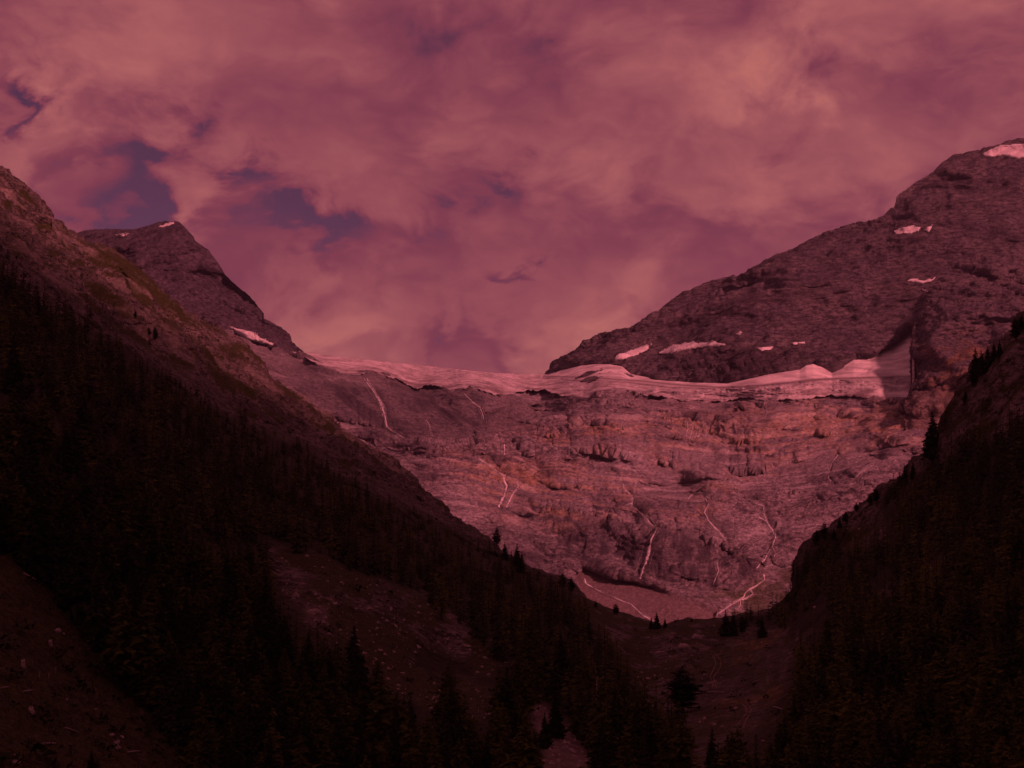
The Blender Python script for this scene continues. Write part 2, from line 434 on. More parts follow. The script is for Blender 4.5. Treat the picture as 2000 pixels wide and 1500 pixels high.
# --- outline of the glacier, which the rock passes under
gl_top = line_fn([(560,686),(588,688),(640,694),(700,701),(780,709),(850,716),(920,724),(960,728),(1010,730),(1070,731),(1100,722),(1130,715),(1160,711),(1190,711),(1215,716),
                  (1232,730),(1290,743),(1350,747),(1420,749),(1460,741),(1500,731),(1535,726),(1562,722),(1574,714),(1588,711),(1606,717),(1625,729),
                  (1645,716),(1668,702),(1700,694),(1722,678),(1745,664),(1760,650),(1775,638),(1800,640),(1850,650)])
gl_bot = line_fn([(560,690),(590,694),(610,706),(640,724),(668,734),(690,737),(705,732),(722,729),(745,732),(770,741),(800,756),(830,753),(855,757),(885,766),(915,761),(950,765),(990,772),
                  (1030,764),(1065,760),(1100,772),(1130,784),(1150,792),(1165,774),(1210,768),(1250,774),(1290,770),(1330,782),(1370,786),(1400,782),(1440,776),
                  (1470,775),(1510,784),(1560,780),(1600,778),(1660,772),(1700,776),(1740,786),(1770,790),(1800,785),(1850,790)])
# --- left peak
peak_top = line_fn([(-100,520),(60,490),(140,460),(165,452),(210,446),(240,451),(270,447),(300,438),(325,432),(350,432),(362,445),(380,470),(405,488),
                    (425,515),(440,536),(455,550),(480,572),(500,590),(511,604),(515,622),(532,632),(548,642),(559,653),(567,668),(576,679),(590,689),(640,720)])
PK = TPS([(340,432,3550),(140,460,3800),(-100,520,3850),(590,690,3200),(450,545,3400),(515,622,3270),(420,640,3100),(300,560,3280),(200,600,3150),(560,760,2950),
          (100,760,2800),(640,720,3150),(500,650,3180)])
left_peak = Layer(-100, 640, 470, 220, peak_top, line_fn([(-100,800),(640,790)]), PK, (3.0, 22.0), 3)
X, Y, Z = left_peak.xyz(); fc = left_peak.facing()
tl = X * 0.78 + Z * 0.62; tn = -X * 0.62 + Z * 0.78
e1 = sstep(0, .05, 1 - left_peak.V + .012)
left_peak.D -= 48 * (ridged(X / 300, Y / 300, Z / 300, 4, 0.5, seed=2) - 0.2) * e1 / fc
left_peak.fine = (11 * ridged(tl / 130, Y / 90, tn / 50, 5, 0.56, seed=5) + 3 * ridged(X / 22, Y / 22, Z / 30, 4, .6, seed=6)) * (.25 + .75 * e1)
left_peak.attrs['dark'] = np.clip(0.6 * sstep(0.1, 0.45, fbm(tl / 160, Y / 200, tn / 50, 6, 0.65, seed=8)) + .5 * sstep(.3, .75, ridged(tl / 60, Y / 60, tn / 30, 5, .6, seed=9)), 0, 1)
left_peak.build('left_peak', M_PEAK, bstep=30.0, kind='structure')

# --- right mountain
mtn_top = line_fn([(1040,748),(1068,730),(1085,712),(1110,692),(1145,670),(1180,651),(1195,652),(1213,646),(1240,640),(1270,618),(1330,580),(1380,556),(1425,540),(1432,538),
                   (1440,543),(1490,512),(1530,492),(1600,461),(1650,442),(1700,432),(1728,416),(1745,406),(1750,386),(1790,358),(1822,336),(1840,318),
                   (1862,304),(1890,299),(1915,296),(1960,282),(2000,271),(2100,240),(2300,190)])
mtn = Layer(1040, 2300, 640, 260, mtn_top, line_fn([(1040,765),(1070,755),(1250,775),(1420,785),(1625,770),(1800,800),(2300,1000)]),
            lambda x, y: FAR(x, y), (7.0, 26.0), 9)
X, Y, Z = mtn.xyz(); fc = mtn.facing()
edge = sstep(0, .06, 1 - mtn.V + .015)
bandn = Z - 0.34 * X * (1 - sstep(450, 800, Z)) + 36 * fbm(X / 300, Y / 300, Z / 300, 4, seed=44)
mtn.D += 110 * sstep(.16, .0, mtn.V) + (60 + 160 * sstep(1640, 1730, mtn.PX)) * sstep(-4, 10, mtn.PY - gl_top(mtn.PX)) * sstep(1850, 1800, mtn.PX)
mtn.D -= 40 * sstep(.0, .2, mtn.V) * (ridged(X / 420, Y / 420, Z / 420, 4, 0.5, seed=12) - 0.25) * edge / fc
def terrace0(ph):
    f = ph - np.floor(ph); return np.where(f < .78, (f / .78) ** 1.6, (1 - f) / .22)
tw = fbm(X / 180, Y / 180, Z / 120, 5, .58, seed=3); m1 = sstep(-.3, .3, fbm(X / 220, Y / 220, Z / 90, 4, .55, seed=4)); m2 = sstep(-.25, .25, fbm(X / 90, Y / 90, Z / 50, 4, .55, seed=7))
mtn.fine = (11 * m1 * terrace0(-bandn / 40 + 1.2 * tw) + 4.5 * m2 * terrace0(-bandn / 15 + 1.8 * tw)
            + 9 * ridged(X / 130, Y / 130, Z / 130, 5, 0.57, seed=15) + 2.2 * ridged(X / 30, Y / 30, bandn / 12, 4, .6, seed=16)) * (.25 + .75 * edge)
cliff = sstep(0, 14, poly_sd(mtn.PX, mtn.PY, [(1290,690),(1400,680),(1560,690),(1640,715),(1580,715),(1490,735),(1420,752),(1330,748),(1285,735)]))
mtn.D += cliff * (-16 * ridged(X / 26, Y / 100, Z / 120, 5, 0.6, seed=77) - 14 * (mtn.PY - 715) / 30)
mtn.attrs['dark'] = np.clip(0.32 * sstep(0.05, 0.45, fbm(X / 300, Y / 300, bandn / 60, 6, 0.66, seed=18)) + 0.35 * cliff + .55 * sstep(.35, .8, ridged(X / 80, Y / 80, bandn / 34, 5, .6, seed=19)), 0, 1)
mtn.build('right_mountain', M_MTN, bstep=30.0, kind='structure')

# --- rock buttress that closes the couloir
but_top = line_fn([(1768,830),(1772,800),(1786,772),(1780,742),(1778,724),(1774,706),(1776,690),(1774,672),(1779,652),(1784,632),(1790,604),(1802,570),(1822,535),(1860,500),(1910,470),(2000,430),(2300,380)])
butt = Layer(1768, 2300, 330, 240, but_top, line_fn([(1768,850),(1820,905),(2300,1000)]),
             lambda x, y: FAR(x, y) - 30 + 95 * sstep(770, 900, y) - 65 * sstep(480, 660, y) * (1 - sstep(760, 890, y)), (2.0, 14.0), 21)
butt.PX += sstep(1860, 1785, butt.PX) * (13 * fbm(butt.PY / 30, butt.PY * 0 + .4, butt.PY * 0 + 2.2, 5, .62, seed=23) - 1); butt.D = FAR(butt.PX, butt.PY) - 30 + 95 * sstep(770, 900, butt.PY) - 65 * sstep(480, 660, butt.PY) * (1 - sstep(760, 890, butt.PY))
X, Y, Z = butt.xyz(); fc = butt.facing()
e2 = sstep(0, .08, 1 - butt.V + .01)
butt.D += 80 * (1 - sstep(0, .10, 1 - butt.V)) * sstep(480, 560, butt.PY) * sstep(640, 600, butt.PY)
butt.D -= 42 * (ridged(X / 240, Y / 240, Z / 260, 4, 0.5, seed=22) - .3) * e2 / fc
butt.fine = (11 * ridged((X + Z) / 90, Y / 90, (Z - X * .3) / 50, 5, 0.57, seed=25) + 3.5 * ridged(X / 24, Y / 24, Z / 20, 4, .6, seed=26)) * (.15 + .85 * e2) * sstep(0, 14, butt.PX - 1772)
rr = sstep(-25, 30, poly_sd(butt.PX, butt.PY, [(1800,680),(1850,655),(1960,640),(1960,720),(1900,760),(1830,800),(1815,740)]) + 28 * fbm(X / 60, Y / 90, Z / 40, 5, .6, seed=27))
butt.attrs['sun_grass'] = 0.75 * rr * sstep(-.3, .3, fbm(X / 34, Y / 40, Z / 22, 4, .6, seed=29))  # sunlit face of the buttress, painted into its colour
butt.attrs['scree'] = 0.55 * sstep(740, 800, butt.PY)
butt.build('rock_buttress', M_MTN, bstep=25.0, kind='structure')

# --- headwall of the cirque
hw_top = line_fn([(300,640),(440,648),(470,672),(500,680),(560,690),(620,700),(700,712),(850,724),(960,735),(1070,740),(1250,752),(1420,760),(1625,750),(1760,740),(1830,760),(1900,790),(2200,850)])
head = Layer(300, 2060, 980, 400, hw_top, line_fn([(300,820),(480,900),(700,1020),(900,1180),(1050,1260),(1250,1285),(1400,1275),(1560,1240),(1700,1160),(2060,1050)]),
             lambda x, y: FAR(x, y), (1.0, 30.0), 33)
X, Y, Z = head.xyz(); PX, PY = head.PX, head.PY
scree_poly = [(1128,1106),(1165,1114),(1210,1124),(1270,1142),(1330,1166),(1402,1196),(1400,1262),(1240,1262),(1140,1180),(1120,1130)]
scr = sstep(-6, 8, poly_sd(PX, PY, scree_poly) + 5 * fbm(X / 30, Y / 60, Z / 30, 4, seed=61))
foot = sstep(-10, 14, poly_sd(PX, PY, [(1400,1192),(1330,1160),(1380,1160),(1450,1148),(1500,1120),(1560,1105),(1600,1180),(1520,1260),(1420,1260)]) + 7 * fbm(X / 30, Y / 60, Z / 30, 4, seed=63))
calm = 1 - 0.93 * np.maximum(scr, 0.85 * foot)
slab = sstep(-12, 25, poly_sd(PX, PY, [(480,690),(600,715),(700,735),(780,750),(880,770),(1000,800),(1060,840),(960,860),(880,868),(760,850),(690,835),(600,790)]) + 14 * fbm(X / 150, Y / 150, Z / 150, 4, seed=65))
bowl = Z - 0.00013 * (X - 330) ** 2 + 0.12 * np.maximum(0, 250 - X) + 22 * fbm(X / 260, Y / 260, Z / 260, 4, seed=41)
def terrace(ph):
    """rock bands: a long worn tread that swells to a lip, then a sharp riser"""
    f = ph - np.floor(ph); return np.where(f < .78, (f / .78) ** 1.6, (1 - f) / .22)
head.D += 150 * sstep(2, 26, gl_bot(PX) - PY) * sstep(575, 600, PX) * sstep(1840, 1810, PX)
fc = head.facing()
FALL_LINES = [[(708,738),(722,756),(738,778),(750,800),(756,826),(770,840),(792,856)],[(904,766),(922,784),(938,796),(944,812),(946,826)],[(936,896),(960,912),(984,930),(990,950),(984,968),(974,990)],
  [(1216,944),(1234,968),(1240,993),(1256,1006),(1270,1022),(1284,1036),(1272,1052),(1267,1078),(1258,1106),(1250,1130)],[(1344,974),(1372,964),(1384,984),(1376,1000),(1384,1018),(1400,1034),(1418,1058)],
  [(1464,974),(1492,988),(1496,1018),(1508,1034),(1515,1048),(1502,1076),(1488,1098),(1478,1110)],[(1636,888),(1624,904),(1620,920),(1618,934),(1628,946)]]
def line_dist(px, py, pts):
    d2 = np.full(px.shape, 1e9)
    for (x0, y0), (x1, y1) in zip(pts[:-1], pts[1:]):
        ex, ey = x1 - x0, y1 - y0; t = np.clip(((px - x0) * ex + (py - y0) * ey) / (ex * ex + ey * ey + 1e-9), 0, 1)
        d2 = np.minimum(d2, (px - x0 - t * ex) ** 2 + (py - y0 - t * ey) ** 2)
    return np.sqrt(d2)
wet = np.zeros_like(PX)
for fl_ in FALL_LINES:
    dd = line_dist(PX, PY, fl_) + 2.5 * fbm(X / 12, Y / 30, Z / 12, 3, seed=64); head.D += 6 * np.exp(-(np.maximum(dd, 0) / 4.5) ** 2); wet = np.maximum(wet, np.exp(-(dd / 9.0) ** 2))
dg = X * 0.80 - Z * 0.60; dt = X * 0.60 + Z * 0.80          # slabs run down to the right
head.D -= (28 * (ridged(X / 300, Y / 300, Z / 240, 4, 0.5, seed=42) - .25) + 16 * fbm(X / 120, Y / 120, Z / 80, 3, .5, seed=43)) * calm * (1 - 0.75 * slab) / fc
GUIDES = [[(300,600),(480,655),(700,690),(1000,735),(1400,742),(1800,745),(2060,760)], [(300,660),(480,700),(620,735),(800,770),(1000,782),(1400,792),(1800,792),(2060,800)],
          [(300,760),(480,770),(650,818),(790,852),(900,850),(1050,838),(1260,836),(1450,862),(1640,842),(1850,815),(2060,830)],
          [(300,820),(600,830),(800,862),(900,874),(1050,882),(1240,897),(1400,916),(1500,917),(1600,888),(1800,850),(2060,870)],
          [(300,870),(700,870),(870,893),(960,902),(1060,936),(1250,948),(1450,962),(1600,952),(1750,928),(2060,920)],
          [(300,960),(900,960),(1050,1004),(1180,1020),(1250,1034),(1350,1046),(1450,1040),(1560,1020),(1700,990),(2060,990)],
          [(300,1060),(1000,1060),(1130,1090),(1260,1128),(1400,1152),(1480,1130),(1560,1102),(1700,1070),(2060,1060)], [(300,1300),(2060,1300)]]
gy = np.array([np.interp(head.x, *np.array(g_, float).T) for g_ in GUIDES])
sco = np.zeros_like(PX)
for k in range(len(GUIDES) - 1):
    a_, b_ = gy[k][None], gy[k + 1][None]; sco = np.where((PY >= a_), k + np.clip((PY - a_) / (b_ - a_), 0, 1), sco)
sco = -sco + .10 * fbm(X / 200, Y / 200, Z / 120, 4, .55, seed=46)
al = PX / 100.0
tw = .35 * fbm(al / 1.2, sco * 2, X * 0 + .3, 4, .55, seed=48)
m1 = sstep(-.25, .25, fbm(al / 1.6, sco * 2.2, X * 0 + 4.3, 4, .55, seed=87)); m2 = sstep(-.2, .25, fbm(al / .9, sco * 5, X * 0 + 7.7, 4, .55, seed=88))
band = fbm(al * .9, sco * 13, X * 0 + 1.9, 6, .62, seed=90)
worn = 1 - .75 * sstep(-.05, .35, fbm(X / 260, Y / 260, Z / 130, 3, .5, seed=99))      # ice-polished slabs stay smooth
head.fine = (10 * m1 * terrace(sco * 3.0 + tw) + worn * 4.2 * m2 * terrace(sco * 9.5 + 3 * tw) + 2.0 * terrace(sco * 27 + 8 * tw) * (1 - m2)
             + worn * 7 * billow(X / 85, Y / 85, bowl / 40, 5, 0.52, seed=45) + 2.2 * ridged(al * 2.2, sco * 9, X * 0 + 2.5, 5, 0.6, seed=47)) * calm * (1 - 0.72 * slab)
head.fine += slab * (8 * ridged(dg / 200, Y / 200, dt / 40, 5, 0.55, seed=49) + 1.8 * ridged(dg / 50, Y / 60, dt / 12, 4, 0.55, seed=50))
head.fine += 0.8 * np.maximum(scr, foot) * fbm(X / 9, Y / 9, Z / 9, 3, .6, seed=51)
for pts, A, wu, wd in [
    ([(895,874),(930,866),(990,868),(1030,880),(1080,884),(1180,882),(1240,896),(1300,906),(1390,914)], 34, 26, 7),
    ([(1385,916),(1430,922),(1500,918),(1540,905),(1590,890)], 34, 26, 7),
    ([(650,818),(690,824),(740,836),(790,852)], 22, 16, 6),
    ([(1000,798),(1060,806),(1150,812),(1250,806)], 16, 18, 6),
    ([(1050,840),(1150,834),(1260,838),(1330,850)], 18, 20, 6),
    ([(800,880),(880,893),(960,900),(1060,935)], 16, 20, 6),
    ([(1060,948),(1160,958),(1260,962)], 16, 22, 7),
    ([(1240,1042),(1290,1034),(1350,1046),(1400,1062),(1450,1090)], 30, 34, 14),
    ([(1050,1010),(1100,1004),(1180,1020),(1250,1032)], 20, 24, 12),
    ([(1420,985),(1500,960),(1580,968)], 16, 22, 7),
    ([(1560,1000),(1640,985),(1720,960)], 14, 20, 6),
    ([(1380,850),(1450,866),(1540,860),(1640,846)], 18, 18, 6),
    ([(1480,1030),(1530,1040),(1570,1030)], 14, 20, 7),
]:
    ledge(head, pts, A * 1.15, wu, wd * .5)
clf = sstep(-8, 16, poly_sd(PX, PY, [(1040,990),(1120,1000),(1240,1040),(1290,1036),(1380,1060),(1470,1105),(1476,1140),(1390,1162),(1330,1152),(1262,1130),(1190,1108),(1110,1076)])
            + 16 * fbm(X / 60, Y / 90, Z / 60, 4, seed=67))
head.fine += clf * (6 * ridged(X / 22, Y / 60, Z / 70, 5, .6, seed=68) + 7 * ridged(X / 60, Y / 60, Z / 44, 5, .6, seed=69))
flute = sstep(-6, 12, poly_sd(PX, PY, [(1320,818),(1400,815),(1500,840),(1400,868),(1330,862)]))
head.fine += flute * (5 * ridged(X / 14, Y / 60, Z / 80, 3, .5, seed=70))
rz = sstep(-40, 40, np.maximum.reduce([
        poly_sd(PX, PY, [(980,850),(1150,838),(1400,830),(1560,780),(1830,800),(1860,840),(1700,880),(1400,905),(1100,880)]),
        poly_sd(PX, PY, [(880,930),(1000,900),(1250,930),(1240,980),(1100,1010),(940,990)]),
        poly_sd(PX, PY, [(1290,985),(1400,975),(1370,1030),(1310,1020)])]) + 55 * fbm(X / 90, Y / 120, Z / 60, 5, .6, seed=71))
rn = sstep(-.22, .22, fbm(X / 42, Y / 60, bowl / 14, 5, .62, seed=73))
head.attrs['sun_grass'] = 0.85 * rz * sstep(-.25, .25, band + .4 * fbm(X / 30, Y / 30, Z / 18, 4, .6, seed=74)) * calm  # sun patches on the headwall, painted into the rock colour
head.attrs['pale'] = np.clip(.22 * (1 - worn) * calm + .38 * sstep(.12, .45, band) * (1 - slab) * calm * (1 - clf), 0, 1)
head.attrs['scree'] = np.maximum(scr, 0.0)
head.attrs['veg'] = 0.75 * foot * (1 - scr) * sstep(-.35, .15, fbm(X / 30, Y / 40, Z / 22, 4, seed=75))
gul = sstep(.45, .9, ridged((X * .75 + Z * .65) / 190, Y / 240, (Z * .75 - X * .65) / 70, 4, .55, seed=92)); gul2 = sstep(.5, .9, ridged((X * .75 - Z * .65) / 190, Y / 240, (Z * .75 + X * .65) / 60, 4, .55, seed=94))
head.attrs['dark'] = np.clip(.30 * slab + .25 * sstep(1150, 800, PX) + .40 * gul2 * calm * sstep(1500, 1100, PX) + .35 * gul * calm * sstep(1000, 1400, PX) + 0.55 * wet + .30 * clf + 0.75 * clf * sstep(-.2, .25, fbm(X / 10, Y / 40, Z / 90, 4, .6, seed=81)) + 0.30 * flute * sstep(-.1, .2, fbm(X / 9, Y / 40, Z / 120, 3, .6, seed=82))
    + 0.8 * slab * sstep(.10, .40, fbm(dg / 260, Y / 300, dt / 30, 4, .6, seed=83)) + .45 * sstep(-.12, -.45, band) * calm * (1 - slab) + .75 * sstep(.55, .9, ridged(al * .8, sco * 5.5, X * 0 + 6.1, 4, .6, seed=86)) * calm * (1 - .6 * slab), 0, 1)
head.fine *= 1 - sstep(-6, 12, gl_bot(PX) - PY) * sstep(575, 600, PX) * sstep(1840, 1810, PX)
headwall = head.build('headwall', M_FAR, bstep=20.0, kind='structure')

# --- glacier
def blur(a, r, it=2):
    for _ in range(it):
        for ax in (0, 1):
            rr_ = r if ax else max(1, r // 3)
            p = np.pad(a, [(rr_ + 1, rr_) if i == ax else (0, 0) for i in (0, 1)], mode='edge'); c = np.cumsum(p, ax)
            n = a.shape[ax]
            a = (np.take(c, np.arange(2 * rr_ + 1, 2 * rr_ + 1 + n), ax) - np.take(c, np.arange(0, n), ax)) / (2 * rr_ + 1)
    return a
def smooth1(v, r):
    k_ = np.hanning(2 * r + 1); return np.convolve(np.pad(v, r, mode='edge'), k_ / k_.sum(), 'valid')
def gl_dist(x, y):
    cx_ = x[0]; low = smooth1(head.hits(cx_, gl_bot(cx_) + 3), 40) - 6
    top_ = np.where(cx_ > 1075, mtn.hits(cx_, gl_top(cx_) - 4) - 14, FAR(cx_, gl_top(cx_))) + 110 * sstep(1650, 1740, cx_); low = low + 60 * sstep(1700, 1770, cx_)
    top_ = np.maximum(smooth1(top_, 34), low + 30); gb, gt = smooth1(gl_bot(cx_), 12), gl_top(cx_); v_ = np.clip((gb[None] - y) / (gb - gt)[None], -.35, 1.1)
    v_ = np.sign(v_) * np.abs(v_) ** 1.0
    return low[None] + (top_ - low)[None] * v_ - 5 * np.sin(math.pi * np.clip(v_, 0, 1))
gl = Layer(560, 1815, 715, 70, gl_top, gl_bot, gl_dist, (1.0, 20.0), 51, botcrest=13.0)
X, Y, Z = gl.xyz(); PX, PY = gl.PX, gl.PY
upper = np.maximum(sstep(-5, 4, poly_sd(PX, PY, [(1060,733),(1100,705),(1200,700),(1240,728),(1320,745),(1420,748),(1560,700),(1625,725),(1700,660),(1800,620),(1800,735),(1600,742),(1480,752),(1400,757),(1280,750),(1200,741)])),
                   sstep(-4, 6, poly_sd(PX, PY, [(1690,770),(1745,762),(1800,765),(1800,785),(1720,778)])))
wedge = sstep(1600, 1680, PX) * sstep(-.15, .3, fbm(X / 60, Y / 120, Z / 24, 4, .6, seed=59))
rough = 1 - (0.92 - .55 * wedge) * upper
gl.D += -15 * (ridged(PX / 42, PY / 9, X * 0 + .7, 5, .60, seed=52) - .35) * rough * sstep(0, .3, gl.V)
gl.D += -7 * sstep(-.1, .3, gl.V) * (ridged(PX / 13, PY / 4, X * 0 + .2, 4, .60, seed=54) - .4) * rough
gl.D += 5 * fbm(PX / 50, PY / 12, X * 0 + .9, 4, seed=55)
gl.D[:3] += np.array([[26.0], [10.0], [3.0]])
gl.attrs = {'snow': np.clip(upper + 0.35 * sstep(.1, .5, fbm(X / 150, Y / 200, Z / 40, 4, seed=57)), 0, 1),
            'dirt': np.zeros_like(X)}
for pts, w, a in [([(1060,735),(1150,737),(1250,744),(1330,752),(1420,757),(1500,752),(1600,741),(1700,737),(1780,735)], 2.2, .8),
                  ([(1150,742),(1230,747),(1300,756),(1400,760)], 1.6, .6), ([(1010,735),(1100,740),(1200,755)], 1.6, .4)]:
    p = np.array(pts, float)
    dd = np.abs(PY - np.interp(PX, p[:, 0], p[:, 1]))
    gl.attrs['dirt'] = np.maximum(gl.attrs['dirt'], a * np.exp(-(dd / w) ** 2) * (PX > p[0, 0]) * (PX < p[-1, 0]))
gl.attrs['dirt'] = np.maximum(gl.attrs['dirt'], 0.55 * sstep(0.0, .4, fbm(X / 40, Y / 60, Z / 14, 5, .6, seed=58)) * sstep(1560, 1680, PX) * sstep(738, 748, PY) * rough)
gl.attrs['dirt'] = np.maximum(gl.attrs['dirt'], .9 * sstep(.75, .0, gl.V) * (1 - upper) * sstep(-.25, .3, fbm(X / 36, Y / 60, Z / 9, 5, .62, seed=56)))
gl.attrs['dirt'] = np.maximum(gl.attrs['dirt'], .6 * wedge * upper * sstep(.15, .5, fbm((X + Z) / 70, Y / 100, (Z - X) / 16, 5, .6, seed=60)))
gl.build('glacier', M_ICE, back=6, bstep=14.0, bdrop=0.5, kind='structure')
print('far done')

# ------------------------------------------------------------------ near terrain: left mountainside, valley, right mountainside
near_top = line_fn([(-300,120),(-200,185),(-100,262),(0,333),(30,356),(62,382),(82,404),(100,434),(118,446),(140,462),(165,480),(190,484),(215,492),(240,508),(262,532),(300,566),
    (335,592),(352,608),(380,628),(420,645),(455,668),(485,688),(505,710),(520,735),(560,765),(600,790),(640,818),(665,842),(700,865),(735,885),
    (775,912),(805,935),(820,960),(850,985),(880,1010),(910,1030),(950,1052),(1000,1092),(1040,1115),(1090,1130),(1120,1140),(1150,1172),(1195,1192),(1225,1200),
    (1255,1212),(1290,1222),(1320,1212),(1345,1208),(1380,1210),(1400,1208),(1425,1205),(1450,1200),(1480,1196),(1505,1190),(1530,1172),(1550,1150),(1558,1110),(1566,1078),(1585,1062),
    (1620,1044),(1660,1012),(1690,984),(1720,966),(1755,944),(1790,914),(1815,884),(1838,862),(1852,842),(1866,812),(1880,782),(1893,750),(1905,730),(1925,712),
    (1950,688),(1975,662),(2000,632),(2050,590),(2150,500),(2300,400)])
def zpl(px, py, z): return (px, py, z / float(rays(px, py)[1]))
NEAR = TPS([(-300,120,1200),(0,333,1200),(140,462,1250),(262,535,1300),(390,640,1380),(520,740,1400),(690,862,1380),(820,960,1300),(950,1052,1150),(1100,1132,1000),(1200,1192,930),
    (0,540,700),(200,650,800),(0,700,500),(300,800,680),(0,900,360),(500,1000,600),(250,1000,430),(0,1150,270),(250,1200,330),(500,1150,470),(700,1000,760),(800,1150,600),(900,1300,480),
    (1000,1200,640),(1100,1300,560),(1180,1260,700),(0,1500,185),(300,1500,230),(600,1500,280),(900,1500,300),(1150,1500,300),(600,1300,370),(1100,1400,410),(-300,1000,280),(-300,1700,130),
    zpl(1290,1225,-36),zpl(1345,1210,-31),zpl(1420,1210,-31),zpl(1300,1270,-42),zpl(1400,1300,-45),zpl(1250,1330,-50),zpl(1400,1400,-46),zpl(1480,1400,-44),zpl(1350,1500,-46),
    zpl(1200,1420,-48),zpl(1450,1250,-38),zpl(1500,1300,-40),zpl(1400,1700,-46),zpl(1000,1700,-42),
    (1505,1190,900),(1556,1110,900),(1620,1044,900),(1690,984,850),(1790,914,760),(1866,812,700),(1905,730,680),(2000,632,690),(2300,400,800),
    (1650,1150,690),(1800,1050,600),(1950,900,540),(1650,1300,480),(1800,1250,430),(1950,1200,400),(1600,1500,300),(1800,1500,280),(2000,1500,270),(2300,1500,240),
    (2300,1000,430),(500,1700,200),(2000,1700,210)])
near = Layer(-300, 2300, 900, 480, near_top, line_fn([(-300,1700),(2300,1700)]), NEAR, (4.0, 30.0), 71, vpow=0.85)
X, Y, Z = near.xyz(); PX, PY = near.PX, near.PY
e3 = sstep(0, .05, 1 - near.V + .006)
right = sstep(1380, 1600, PX)
flat = sstep(0, 60, poly_sd(PX, PY, [(1240,1330),(1330,1260),(1420,1215),(1560,1190),(1560,1500),(1560,1800),(1260,1800),(1330,1450)]))
up = (1 - right) * sstep(40, -60, PY - np.interp(PX, [0,190,310,520,720,900,1100], [540,640,720,820,950,1040,1130]))
up = np.maximum(up, .8 * right * sstep(40, -30, PY - np.interp(PX, [1560, 1720, 1860, 2010, 2300], [1130, 1000, 905, 820, 650])))
d1 = X * 0.80 - Z * 0.60 * (1 - right * 2); dnn = X * 0.60 * (1 - right * 2) + Z * 0.80
bank0 = sstep(-20, 30, poly_sd(PX, PY, [(1150,1180),(1200,1195),(1290,1226),(1345,1212),(1420,1212),(1420,1260),(1330,1300),(1290,1400),(1320,1800),(1180,1800),(1190,1350)]))
amp = (0.25 + 0.75 * sstep(200, 900, near.D)) * (1 - 0.85 * flat) * (1 - .6 * bank0)
fc = near.facing()
near.D -= 13 * fbm(X / 110, Y / 110, Z / 110, 3, 0.5, seed=72) * amp * e3 / fc
near.fine = 3.5 * up * billow(X / 30, Y / 30, Z / 22, 4, .55, seed=73) + 8.5 * ridged(d1 / 66, Y / 66, dnn / 30, 5, 0.56, seed=74) * amp * (0.25 + 0.75 * up) * (0.2 + 0.8 * e3)
near.fine += 0.8 * sstep(-20, 20, poly_sd(PX, PY, [(-300,1060),(20,1085),(70,1120),(150,1215),(225,1330),(300,1420),(380,1500),(380,1750),(-300,1750)])) * fbm(X / 9, Y / 9, Z / 9, 5, .6, seed=79)
near.fine += (0.9 + 1.6 * up) * ridged(X / 13, Y / 13, Z / 10, 4, 0.6, seed=76) * (0.4 + amp) * (1 - .6 * flat)
near.D += -1.6 * flat * fbm(X / 12, Y / 30, Z / 8, 4, seed=78)
# vegetation, bare rock, scree, grass
FOREST_L = [(-300,470),(0,548),(80,606),(190,655),(310,735),(400,795),(520,842),(640,905),(720,965),(830,1012),(900,1042),(1000,1100),(1110,1150),(1150,1225),(1205,1290),(1240,1350),(1290,1420),(1340,1500),(1340,1750),(-300,1750)]
FOREST_R = [(1420,1218),(1500,1200),(1560,1130),(1590,1085),(1660,1045),(1720,1000),(1800,935),(1860,905),(1900,880),(1960,860),(2010,820),(2300,650),(2300,1750),(1400,1750),(1400,1480),(1470,1430),(1520,1350),(1560,1290),(1590,1240),(1520,1230)]
CLEAR = [[(520,1070),(640,1092),(760,1138),(870,1198),(960,1262),(1000,1300),(930,1318),(900,1300),(850,1275),(810,1260),(810,1300),(870,1350),(850,1395),(770,1350),(700,1285),(630,1245),(570,1190),(530,1125)],
         [(-300,1060),(20,1085),(70,1120),(150,1215),(225,1330),(300,1420),(380,1500),(380,1750),(-300,1750)],
         [(400,1060),(470,1072),(530,1100),(450,1105),(390,1085)], [(890,1320),(960,1345),(965,1400),(915,1410),(890,1370)],
         [(1010,1365),(1060,1375),(1120,1420),(1160,1490),(1170,1560),(1060,1540),(1050,1450)],
         [(935,1265),(965,1290),(960,1330),(938,1310)], [(-300,760),(0,770),(60,790),(160,850),(230,880),(150,890),(40,850),(-300,860)]]
CLEAR_R = [[(1640,1020),(1720,1000),(1740,1060),(1690,1085),(1650,1080)], [(1790,1115),(1850,1080),(1835,1130),(1800,1160),(1780,1150)],
           [(1700,1170),(1760,1140),(1750,1190),(1710,1200)],[(1560,1190),(1630,1200),(1600,1260),(1540,1300),(1540,1230)]]
wob = 14 * fbm(X / 40, Y / 60, Z / 40, 4, seed=91)
fl = poly_sd(PX, PY, FOREST_L) + wob; fr = poly_sd(PX, PY, FOREST_R) + wob
forest = np.maximum(sstep(-12, 12, fl), sstep(-12, 12, fr))
vn = fbm(d1 / 70, Y / 110, dnn / 26, 6, .62, seed=93)
vfine = fbm(d1 / 14, Y / 26, dnn / 6, 5, .62, seed=94)
veg_up = sstep(.02, .09, vn * 0.8 + 0.95 * vfine - 0.11)
ribg = sstep(-14, 14, poly_sd(PX, PY, [(150,482),(215,492),(262,532),(352,608),(380,640),(330,620),(240,570),(175,510)]) + 10 * vfine)
meadow = sstep(-14, 14, poly_sd(PX, PY, CLEAR[1]) + 2.0 * wob)
veg = np.maximum.reduce([veg_up * (1 - forest), forest * 0.35, ribg])
clear = np.zeros_like(X)
for c in (CLEAR[0], CLEAR[3], CLEAR[4], CLEAR[5]) : clear = np.maximum(clear, sstep(-10, 10, poly_sd(PX, PY, c) + wob))
